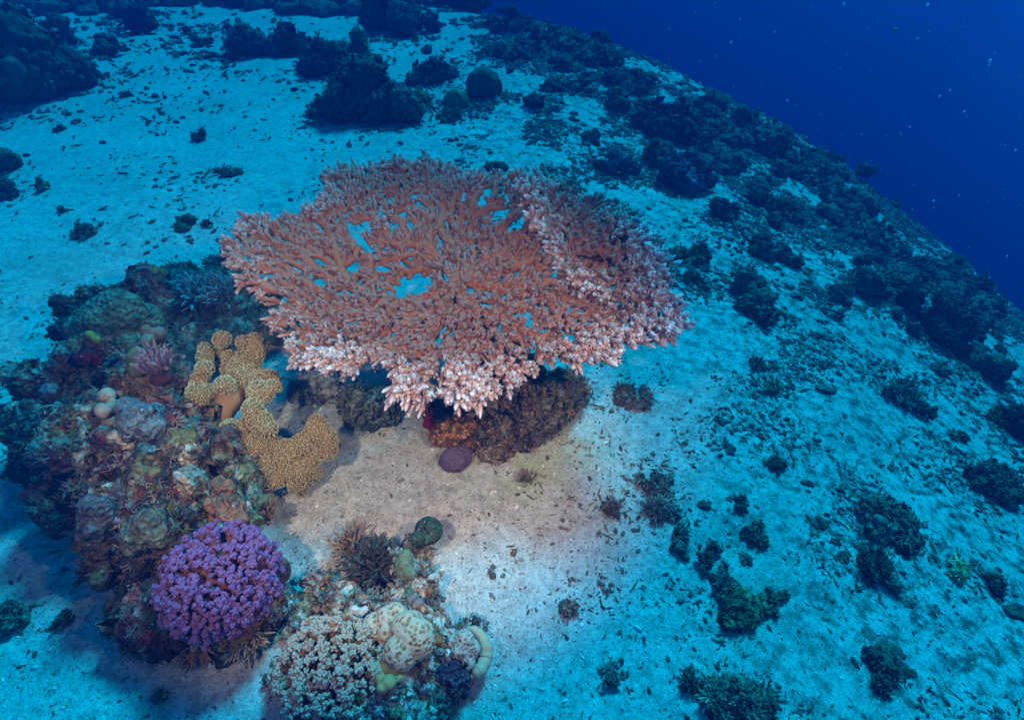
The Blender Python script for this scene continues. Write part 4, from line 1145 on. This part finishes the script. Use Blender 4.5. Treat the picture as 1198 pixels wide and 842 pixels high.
HEADS = [
 # upper left reef
 ('coral_outcrop', 22, 75, 130, 130, 'big dark lumpy coral outcrop filling the upper left corner', 'reef', OLIVE, 'lumpy'),
 ('coral_colony', 74, 45, 36, 64, 'upright dark coral column at the right edge of the corner outcrop', 'coral', OLIVE, 'lumpy'),
 ('coral_colony', 10, 190, 34, 34, 'small dark coral clump cut by the left edge, upper of two', 'coral', OLIVE, 'lumpy'),
 ('coral_colony', 8, 222, 28, 30, 'small dark coral clump cut by the left edge, lower of two', 'coral', OLIVE, 'branchy'),
 ('coral_tuft', 50, 218, 16, 18, 'small greenish coral tuft alone on sand near the left edge', 'coral', GREEN, 'lumpy'),
 ('coral_tuft', 70, 152, 17, 9, 'flat little dark coral tuft on sand right of the corner outcrop', 'coral', OLIVE, 'lumpy'),
 ('coral_colony', 127, 56, 38, 28, 'round dark coral head alone between the corner outcrop and the tall pair', 'coral', OLIVE, 'lumpy'),
 ('coral_colony', 165, 28, 36, 40, 'rounded front coral of the dark pair at the top left', 'coral', OLIVE, 'lumpy'),
 ('coral_colony', 143, 12, 34, 30, 'taller rear coral of the dark pair at the top left', 'coral', OLIVE, 'lumpy'),
 ('coral_tuft', 147, 111, 15, 9, 'tiny dark coral lump on the clean sand at upper left', 'coral', OLIVE, 'lumpy'),
 ('coral_tuft', 219, 36, 10, 10, 'small pointed coral right of the dark pair', 'coral', OLIVE, 'lumpy'),
 ('coral_tuft', 236, 51, 36, 10, 'long flat patch of rubble coral left of the arched coral', 'coral', OLIVE, 'lumpy'),
 ('coral_tuft', 246, 66, 22, 8, 'narrow flat coral patch just below the long flat one', 'coral', OLIVE, 'lumpy'),
 ('coral_tuft', 268, 34, 20, 12, 'little coral lump up and left of the arched coral', 'coral', OLIVE, 'lumpy'),
 ('coral_tuft', 236, 160, 22, 15, 'spiky little dark coral on sand below the arched coral', 'coral', OLIVE, 'branchy'),
 ('coral_tuft', 266, 201, 28, 16, 'spiky low coral on sand just left of the table coral top', 'coral', OLIVE, 'branchy'),
 ('coral_tuft', 221, 263, 37, 16, 'flat oval olive coral on sand left of the table coral', 'coral', GREEN * 0.7, 'lumpy'),
 ('coral_tuft', 245, 262, 9, 9, 'tiny dark stone right beside the flat oval olive coral', 'coral', OLIVE, 'lumpy'),
 ('coral_tuft', 99, 273, 26, 18, 'dark ragged coral tuft on sand at the far left, above the green mound', 'coral', OLIVE, 'branchy'),
 ('coral_tuft', 74, 246, 9, 7, 'pebble sized dark lump between the two left sand tufts', 'coral', OLIVE, 'lumpy'),
 # arch group
 ('coral_colony', 290, 52, 52, 44, 'left foot of the dark arched coral with a small hole through it', 'coral', OLIVE, 'lumpy'),
 ('coral_colony', 338, 52, 64, 36, 'middle hump of the dark arched coral', 'coral', OLIVE, 'lumpy'),
 ('coral_colony', 385, 74, 62, 40, 'low dark coral joining the arch to the big coral head', 'coral', OLIVE, 'branchy'),
 ('coral_colony', 416, 112, 82, 80, 'big dark coral head above the table coral, left half', 'coral', OLIVE, 'lumpy'),
 ('coral_colony', 462, 128, 66, 52, 'rounder right half of the big dark coral head above the table', 'coral', OLIVE * 1.15, 'lumpy'),
 ('coral_colony', 414, 58, 38, 52, 'tall coral with yellow green tips on top of the big dark head', 'coral', GREEN, 'branchy'),
 ('coral_colony', 372, 130, 30, 20, 'small brown coral left of the big dark head', 'coral', BROWN * 0.8, 'lumpy'),
 ('coral_colony', 440, 22, 50, 46, 'dark coral clump at the top edge, left of two', 'coral', OLIVE, 'lumpy'),
 ('coral_colony', 484, 26, 58, 46, 'wide dark coral clump at the top edge, right of two', 'coral', OLIVE, 'lumpy'),
 ('coral_colony', 505, 86, 58, 34, 'mottled dark coral between the big head and the round boulder', 'coral', OLIVE, 'lumpy'),
 ('coral_boulder', 567, 101, 44, 42, 'smooth round dark boulder coral above the table coral', 'coral', OLIVE, 'mound'),
 ('coral_boulder', 534, 120, 30, 22, 'small pale green dome coral left of the round boulder', 'coral', GREEN * 1.2, 'mound'),
 ('coral_tuft', 492, 116, 34, 20, 'yellow green crusty coral left of the small pale dome', 'coral', GREEN, 'branchy'),
 ('coral_tuft', 525, 138, 40, 14, 'low scattered coral under the small pale dome', 'coral', OLIVE, 'branchy'),
 ('coral_tuft', 593, 62, 38, 26, 'dark wedge shaped coral up and right of the round boulder', 'coral', OLIVE, 'lumpy'),
 ('coral_tuft', 565, 62, 20, 14, 'small dark coral left of the wedge shaped coral', 'coral', OLIVE, 'lumpy'),
 # belt running down the right
 ('coral_colony', 600, 28, 70, 28, 'dim flat reef patch at the top centre', 'reef', OLIVE, 'lumpy'),
 ('coral_colony', 655, 44, 66, 34, 'dim lumpy reef patch right of the top centre', 'reef', OLIVE, 'lumpy'),
 ('coral_colony', 700, 66, 60, 34, 'dim reef patch on the skyline where water begins', 'reef', OLIVE, 'lumpy'),
 ('coral_colony', 650, 98, 34, 30, 'brownish coral head in front of the dim reef patches', 'coral', OLIVE * 1.2, 'lumpy'),
 ('coral_colony', 678, 100, 40, 20, 'low coral just right of the brownish coral head', 'coral', OLIVE, 'lumpy'),
 ('coral_colony', 735, 95, 70, 34, 'broad dim reef lump on the upper skyline', 'reef', OLIVE, 'lumpy'),
 ('coral_colony', 722, 122, 30, 34, 'small pointed coral left of the tall dark bommie', 'coral', GREEN * 0.6, 'lumpy'),
 ('coral_colony', 788, 138, 92, 78, 'tall dark bommie with flecked top near the skyline', 'coral', OLIVE * 0.85, 'lumpy'),
 ('coral_colony', 798, 204, 66, 54, 'squat coral head with bluish crown under the tall dark bommie', 'coral', BLUEC * 0.8, 'lumpy'),
 ('coral_colony', 765, 182, 28, 36, 'olive coral knob left of the squat bluish head', 'coral', GREEN * 0.8, 'lumpy'),
 ('coral_colony', 726, 190, 38, 44, 'cone shaped coral with a violet blue top', 'coral', BLUEC, 'branchy'),
 ('coral_tuft', 701, 194, 20, 16, 'small dark tuft left of the violet blue coral', 'coral', OLIVE, 'lumpy'),
 ('coral_tuft', 700, 163, 40, 16, 'low dark rubble coral above the violet blue coral', 'coral', OLIVE, 'lumpy'),
 ('coral_tuft', 665, 226, 44, 24, 'green brown coral low behind the table coral right wing', 'coral', GREEN * 0.6, 'branchy'),
 ('coral_tuft', 765, 288, 26, 34, 'dark green coral touching the right rim of the table coral', 'coral', GREEN * 0.45, 'branchy'),
 ('coral_tuft', 800, 300, 46, 20, 'low mossy coral right of the table coral', 'coral', GREEN * 0.6, 'lumpy'),
 ('coral_tuft', 580, 195, 30, 14, 'dark coral peeping over the back rim of the table coral', 'coral', GREEN * 0.5, 'lumpy'),
 ('coral_colony', 846, 246, 40, 30, 'brown coral patch down slope from the squat bluish head', 'coral', OLIVE, 'lumpy'),
 ('coral_colony', 852, 192, 46, 26, 'low coral between the two crest heads', 'coral', OLIVE, 'lumpy'),
 ('coral_colony', 900, 165, 74, 58, 'big round headed coral on the crest, middle right', 'coral', OLIVE * 0.9, 'lumpy'),
 ('coral_colony', 948, 196, 70, 48, 'dark crest coral right of the round headed one', 'coral', OLIVE, 'lumpy'),
 ('coral_colony', 912, 238, 60, 40, 'two lobed coral on sand below the crest', 'coral', OLIVE, 'lumpy'),
 ('coral_tuft', 896, 210, 24, 22, 'upright little coral on top of the two lobed coral', 'coral', OLIVE, 'lumpy'),
 ('coral_colony', 976, 250, 44, 34, 'round dark coral on the crest below the water line', 'coral', OLIVE, 'lumpy'),
 ('coral_colony', 1004, 232, 60, 44, 'crest coral on the skyline right of centre', 'coral', OLIVE, 'lumpy'),
 ('coral_colony', 1036, 280, 70, 48, 'broad skyline coral above the ridge of pillars', 'coral', OLIVE, 'lumpy'),
 ('coral_colony', 900, 292, 52, 30, 'pair of dark bumps with a pale side on the slope', 'coral', OLIVE, 'lumpy'),
 ('coral_tuft', 930, 306, 26, 24, 'round dark bump right of the pair with the pale side', 'coral', OLIVE, 'lumpy'),
 ('coral_colony', 872, 330, 42, 40, 'upper lobe of the dark coral standing alone on the right slope', 'coral', OLIVE * 1.1, 'branchy'),
 ('coral_colony', 890, 360, 50, 40, 'lower lobe of the dark coral standing alone on the right slope', 'coral', OLIVE, 'lumpy'),
 ('coral_tuft', 820, 298, 30, 22, 'dark tuft on the slope left of the lone dark coral', 'coral', OLIVE, 'branchy'),
 ('coral_tuft', 815, 330, 34, 14, 'thin scatter of coral below the dark slope tuft', 'coral', OLIVE, 'lumpy'),
 ('coral_colony', 1016, 332, 60, 44, 'upper coral of the ridge running down the right slope', 'coral', OLIVE, 'lumpy'),
 ('coral_colony', 1064, 346, 44, 66, 'tall dark coral pillar in the ridge on the right slope', 'coral', OLIVE * 0.9, 'lumpy'),
 ('coral_colony', 1102, 376, 66, 60, 'wide branching coral right of the tall dark pillar', 'coral', OLIVE * 0.9, 'branchy'),
 ('coral_colony', 1134, 408, 32, 34, 'round coral at the lower end of the ridge of pillars', 'coral', OLIVE, 'lumpy'),
 ('coral_colony', 1096, 318, 60, 44, 'skyline coral behind the tall dark pillar', 'coral', OLIVE, 'lumpy'),
 ('coral_colony', 1140, 340, 70, 56, 'skyline coral with a leaning plate near the right edge', 'coral', OLIVE, 'lumpy'),
 ('coral_colony', 1166, 430, 48, 66, 'dark upright coral near the right edge, half way down', 'coral', OLIVE * 0.9, 'lumpy'),
 ('coral_colony', 1186, 490, 40, 60, 'very dark coral cut by the right edge', 'coral', OLIVE * 0.7, 'lumpy'),
 ('coral_colony', 1168, 490, 26, 26, 'green tinted coral left of the very dark one at the right edge', 'coral', GREEN * 0.7, 'branchy'),
 ('coral_colony', 1166, 556, 66, 60, 'brown coral mass at the right edge above the lower slope', 'coral', OLIVE * 1.1, 'lumpy'),
 ('coral_tuft', 1122, 512, 26, 18, 'small brown coral left of the right edge mass', 'coral', OLIVE, 'lumpy'),
 ('coral_ridge', 1056, 462, 60, 26, 'long low comb of dark coral on the right sand', 'coral', OLIVE, 'branchy'),
 ('coral_tuft', 1086, 484, 34, 16, 'spiky end of the long low comb of coral', 'coral', OLIVE, 'branchy'),
 ('coral_tuft', 985, 345, 40, 26, 'broken grey coral sticks on the slope left of the pillars', 'coral', OLIVE * 1.2, 'branchy'),
 ('coral_tuft', 890, 428, 26, 14, 'small ragged tuft on the open right sand', 'coral', OLIVE * 1.2, 'branchy'),
 ('coral_tuft', 903, 452, 16, 20, 'small yellow green tuft below the ragged tuft', 'coral', GREEN, 'branchy'),
 ('coral_tuft', 912, 546, 26, 20, 'round charcoal tuft in the middle of the right sand', 'coral', OLIVE * 0.8, 'lumpy'),
 ('coral_tuft', 958, 426, 18, 10, 'little dark stone on the right sand', 'rock', OLIVE, 'lumpy'),
 ('coral_tuft', 742, 466, 50, 26, 'faint brown coral scatter right of the table coral', 'coral', BROWN * 0.8, 'branchy'),
 # lower right rubble rocks
 ('reef_rock', 765, 566, 52, 26, 'upper brown rubble rock of the chain right of centre', 'rock', BROWN, 'lumpy'),
 ('reef_rock', 716, 594, 26, 24, 'dark reddish stone left of the rubble rock chain', 'rock', BROWN * 0.9, 'lumpy'),
 ('reef_rock', 775, 600, 40, 28, 'rubble rock with a pale twig coral on top', 'rock', BROWN, 'branchy'),
 ('reef_rock', 797, 632, 36, 36, 'dark knobbly rock in the middle of the rubble chain', 'rock', BROWN * 0.9, 'lumpy'),
 ('reef_rock', 833, 650, 36, 40, 'reddish rock right of the middle rubble rock', 'rock', BROWN, 'lumpy'),
 ('reef_rock', 843, 682, 34, 34, 'brown rock above the large olive rock', 'rock', BROWN * 0.9, 'lumpy'),
 ('reef_rock', 868, 712, 60, 46, 'large olive crusted rock at the lower end of the rubble chain', 'rock', GREEN * 0.75, 'lumpy'),
 ('reef_rock', 908, 708, 46, 18, 'thin dark ledge sticking out right of the large olive rock', 'rock', OLIVE, 'lumpy'),
 ('reef_rock', 864, 588, 22, 20, 'small red brown stone on cyan sand above the rubble chain', 'rock', BROWN, 'lumpy'),
 ('reef_rock', 880, 625, 40, 22, 'grey lump half buried right of the rubble chain', 'rock', OLIVE * 1.3, 'lumpy'),
 ('reef_rock', 716, 792, 36, 22, 'pale dusty stone half buried in the lower centre sand', 'rock', PALE * 0.6, 'lumpy'),
 ('reef_rock', 705, 690, 38, 9, 'flat pale stone left of the rubble chain', 'rock', PALE * 0.7, 'lumpy'),
 ('reef_rock', 664, 712, 28, 24, 'greyish stone pair on sand between the ridge and the rubble chain', 'rock', BROWN * 1.1, 'lumpy'),
 ('reef_rock', 582, 670, 24, 12, 'half buried pinkish stone right of the bottom ridge', 'rock', PALE * 0.8, 'lumpy'),
 ('reef_rock', 615, 560, 12, 22, 'small brown weed stalk on yellowish sand below the pedestal rock', 'weed', BROWN, 'branchy'),
 ('coral_colony', 1040, 610, 76, 50, 'dark clustered coral in the lower right sand', 'coral', OLIVE * 0.9, 'lumpy'),
 ('coral_colony', 1012, 655, 50, 34, 'ragged coral below the dark clustered coral', 'coral', OLIVE * 0.8, 'branchy'),
 ('coral_colony', 1046, 687, 20, 22, 'small round coral right of the ragged coral', 'coral', OLIVE, 'lumpy'),
 ('coral_tuft', 1121, 670, 20, 28, 'bright olive green weed tuft on the lower right sand', 'seaweed', GREEN * 1.5, 'branchy'),
 ('coral_colony', 1165, 684, 30, 28, 'dark coral near the right edge, lower slope', 'coral', OLIVE, 'lumpy'),
 ('coral_colony', 1036, 772, 44, 40, 'dark coral clump low in the right sand', 'coral', OLIVE * 0.8, 'lumpy'),
 ('coral_tuft', 1062, 784, 18, 18, 'small dark knob right of the low clump', 'coral', OLIVE, 'lumpy'),
 ('coral_tuft', 1030, 804, 30, 20, 'flat dark coral below the low clump', 'coral', OLIVE, 'lumpy'),
 ('coral_colony', 862, 820, 76, 50, 'dark olive coral mass at the bottom edge, right of centre', 'coral', OLIVE * 1.1, 'branchy'),
 ('coral_colony', 898, 826, 36, 44, 'black edged coral right of the bottom edge mass', 'coral', OLIVE * 0.7, 'lumpy'),
 ('coral_tuft', 808, 798, 20, 26, 'thin dark weed left of the bottom edge mass', 'seaweed', OLIVE, 'branchy'),
 ('coral_tuft', 73, 728, 26, 12, 'small dark chip on cyan sand at lower left', 'coral', OLIVE, 'lumpy'),
 ('coral_colony', 10, 725, 44, 40, 'dark rubble clump at the lower left edge', 'coral', OLIVE * 1.2, 'lumpy'),
 ('coral_tuft', 188, 815, 20, 14, 'small dark tuft at the bottom left', 'coral', OLIVE, 'lumpy'),
]
for a in HEADS:
    nm, px, py, w, h, lab, cat, pal, kd = a
    head(nm, px, py, w, h, lab, cat, pal, kd)

# half buried ring of coral on the right slope
def arc_ring():
    c = hit(962, 452); k = mpp(c); t = np.linspace(-2.6, 0.5, 16)
    x = c[0] + np.cos(t) * 15 * k; y = c[1] - np.sin(t) * 11 * k * -1
    P = np.stack([x, y, ground(x, y) + 0.006], 1)
    m = MB().tubes(P[None], (0.008 * np.sin(np.linspace(0.3, 2.9, 16)))[None], (0.09, 0.09, 0.07), 8, 0.3)
    tag(m.build('coral_ring', M_DARK, origin=c), 'curved dark rim of a half buried shell or ring on the right slope', 'coral')
arc_ring()

# ------------------------------------------------------------------ rubble and far reef growth too many to count
def scatter_rubble():
    rng = np.random.default_rng(77)
    parts = []
    # candidates over the sea bed, thinned by a clumpy density field
    N = 1100000
    x = rng.uniform(-4.5, 5.2, N); y = rng.uniform(0.1, 6.2, N)
    p = np.stack([x, y, 0 * x], 1)
    f = fbm(p * 5.5, 4, 60, 0.6); g = fbm(p * 1.3, 3, 61)
    dens = film_map(x, y)
    dens = dens * smooth(0.48, 0.66, f) * (0.25 + 1.4 * smooth(0.4, 0.65, g))
    dens = dens + 0.012
    dens = dens * (1 - 0.5 * smooth(0.2, -0.6, x) * smooth(1.2, 2.0, y))
    dist = np.linalg.norm(np.stack([x, y, 0 * x - 1.2], 1), axis=1)
    for a in HEADS:          # fallen pieces gather round every coral head
        q = hit(a[1], a[2] + a[4] * 0.3); s = a[3] * mpp(q) * 0.75 + 0.02
        dens = dens + (0.8 if q[0] > 0 else 0.22) * np.exp(-((x - q[0]) ** 2 + (y - q[1]) ** 2) / s ** 2) * smooth(0.35, 0.6, f)
    dens = dens * (1 + 0.9 * smooth(0.3, 1.0, x))
    keep = rng.random(N) < np.minimum(dens, 1.8) * 0.42 * np.where(dist > 3.5, 1.0, 0.9)
    x, y, dist = x[keep], y[keep], dist[keep]
    n = len(x)
    P = np.stack([x, y, ground(x, y)], 1)
    size = rng.lognormal(0, 0.62, n) * 0.0023 * (0.10 + dist * 0.50)
    size = np.clip(size, 0.0008, 0.0032 + 0.0036 * np.maximum(dist - 1.0, 0))
    stick = rng.random(n) < 0.45
    pal = np.array([(0.17, 0.12, 0.085), (0.10, 0.075, 0.06), (0.23, 0.16, 0.12), (0.13, 0.12, 0.09), (0.32, 0.25, 0.20)])
    col = pal[rng.choice(5, n, p=[0.3, 0.3, 0.18, 0.15, 0.07])] * rng.uniform(0.7, 1.3, (n, 1))
    m = MB()
    q = ~stick
    m.blobs(P[q] + np.array([0, 0, 1.0]) * (size[q] * 0.25)[:, None], size[q], col[q], 0, 0.6, dirs=np.stack([rng.normal(size=q.sum()), rng.normal(size=q.sum()), 0 * size[q]], 1), stretch=1.7)
    a = rng.uniform(0, 6.283, stick.sum()); s = size[stick]
    d = np.stack([np.cos(a), np.sin(a), rng.normal(0, 0.22, len(a))], 1)
    L_ = s * rng.uniform(2.5, 6, len(a)); t = np.array([-0.5, 0.0, 0.5])
    b = P[stick] + np.array([0, 0, 1.0]) * (s * 0.35)[:, None]
    bend = rng.normal(0, 0.18, b.shape) * L_[:, None]; bend[:, 2] = 0
    PP = b[:, None] + d[:, None] * (L_[:, None] * t)[..., None] + bend[:, None] * (t ** 2)[:, None]
    m.tubes(PP, s[:, None] * np.array([0.35, 0.5, 0.25]), np.repeat(col[stick][:, None], 3, 1), 4, 0.4)
    # half buried lumps in the rubble beds
    nn = 0; v2, f2 = ICO[2]
    X = rng.uniform(0.15, 4.2, 9000); Y = rng.uniform(0.15, 4.8, 9000); pp = np.stack([X, Y, 0 * X], 1)
    sc = smooth(0.52, 0.66, fbm(pp * 3.2, 4, 160, 0.6)) * film_map(X, Y)
    for i in np.where(rng.random(9000) < sc * 0.22)[0]:
        r = rng.uniform(0.006, 0.022) * (0.8 + 0.1 * Y[i]); c0 = np.array([X[i], Y[i], float(ground(X[i], Y[i])) + r * 0.05])
        V = v2 * r * np.array([rng.uniform(0.8, 1.8), rng.uniform(0.8, 1.4), 0.6])
        V = V * (1 + 1.7 * (fbm(V * (2.0 / r) + i, 3, 5, 0.65) - 0.5))[:, None] + c0
        m.add(V, f2, pal[rng.integers(4)] * rng.uniform(0.5, 1.1) * (0.5 + fbm(V * (2.5 / r), 3, 5))[:, None]); nn += 1
    tag(m.build('coral_rubble', M_DARK, smooth_shade=False), 'broken coral fragments littering the sand', 'rubble', kind='stuff')
    # shell grit in the lit foreground
    n = 9000
    x = rng.uniform(-1.0, 1.0, n); y = rng.uniform(0.2, 1.5, n)
    P = np.stack([x, y, ground(x, y)], 1); s = rng.lognormal(0, 0.45, n) * 0.0014
    pal = np.array([(0.60, 0.52, 0.45), (0.24, 0.16, 0.12), (0.12, 0.08, 0.06), (0.75, 0.70, 0.65), (0.38, 0.22, 0.15)])
    m = MB().blobs(P, s, pal[rng.choice(5, n, p=[0.3, 0.25, 0.2, 0.12, 0.13])], 0, 0.6, dirs=np.stack([rng.normal(size=n), rng.normal(size=n), 0 * x], 1), stretch=2.0)
    tag(m.build('shell_grit', M_RUB), 'shell and coral grit on the foreground sand', 'grit', kind='stuff')
    print('rubble', len(size))
scatter_rubble()

def far_reef():
    rng = np.random.default_rng(88)
    line = [(540, 6), (620, 18), (690, 40), (760, 78), (830, 118), (880, 140), (940, 175), (1000, 215), (1050, 262), (1100, 300), (1150, 350), (1190, 400)]
    line = np.array(line, float); m = MB()
    v, f = ICO[3]
    for i in range(270):
        t = rng.uniform(0, len(line) - 1.001); k = int(t); q = lerp(line[k], line[k + 1], t - k)
        off = abs(rng.normal(0, 42)); px = q[0] - off * 0.55 + rng.normal(0, 14); py = q[1] + off * 0.8 + 3
        if vnoise(np.array([[px / 38.0, py / 38.0, 1.0]]), 9)[0] < 0.46: continue
        p = hit(px, py); r = rng.uniform(3, 12) * mpp(p)
        s = np.array([rng.uniform(0.8, 1.4), rng.uniform(0.8, 1.4), rng.uniform(0.6, 1.2)])
        V = v * r * s; V = V * (1 + 1.7 * (fbm(V * (1.9 / r) + i, 4, i, 0.65) - 0.5))[:, None] + p + np.array([0, 0, r * 0.5])
        c = 0.8 * OLIVE[rng.integers(5)] * rng.uniform(0.7, 1.2)
        m.add(V, f, c * (0.6 + 0.8 * fbm(V * (2.0 / r), 3, 5))[:, None])
        if i % 2 == 0:
            add_tufts(m, V, v, 14, r * 0.25, r * 0.6, OLIVE * 1.1, rng, (4, 7), r=0.003)
    for i in range(150):       # the dim band along the top left
        px = rng.uniform(-20, 560); py = rng.uniform(-6, 12) + 6 * math.sin(px * 0.02)
        p = hit(px, py); r = rng.uniform(5, 16) * mpp(p)
        V = v * r * np.array([1.3, 1.2, 0.8]); V = V * (1 + 0.9 * (fbm(V * (1.4 / r) + i, 3, i) - 0.5))[:, None] + p + np.array([0, 0, r * 0.3])
        m.add(V, f, OLIVE[rng.integers(5)] * (0.6 + 0.8 * fbm(V * (2.0 / r), 3, 5))[:, None])
    tag(m.build('far_reef_growth', M_DARK), 'crowded dim coral growth along the crest of the slope', 'reef', kind='stuff')
far_reef()

def snow():
    """specks drifting in the open water"""
    rng = np.random.default_rng(99)
    P, s, c = [], [], []
    for i in range(520):
        px = rng.uniform(560, 1210); py = rng.uniform(-10, 420)
        if py > (px - 560) * 0.60 + 20 and rng.random() < 0.93: continue
        dist = rng.uniform(0.9, 4.0); p = at_dist(px, py, dist)
        P.append(p); s.append(rng.lognormal(0, 0.45) * 0.0006 * (0.5 + 0.6 * dist)); c.append(rng.uniform(0.15, 0.6))
    for px, py, r in ((1158, 72, 3.2), (1157, 76, 2.0), (855, 50, 2.0), (1099, 113, 1.8), (987, 5, 2.2), (1085, 6, 2.6), (906, 38, 1.6), (921, 118, 1.6), (1128, 131, 1.5), (1064, 149, 1.4), (1092, 235, 1.6),
                      (1122, 229, 1.5), (1188, 176, 1.6), (1178, 300, 1.5), (1180, 357, 1.6), (1111, 106, 1.4)):
        p = at_dist(px, py, 1.3); P.append(p); s.append(r * 0.5 * mpp(p)); c.append(0.9)
    c = np.array(c)
    m = MB().blobs(P, s, np.stack([c, c, c * 0.97], 1), 1, 0.3, dirs=np.repeat([[0.3, 0, 1.0]], len(P), 0), stretch=1.5)
    tag(m.build('drifting_particles', M_RUB), 'pale specks drifting in the blue open water', 'particles', kind='stuff')
snow()
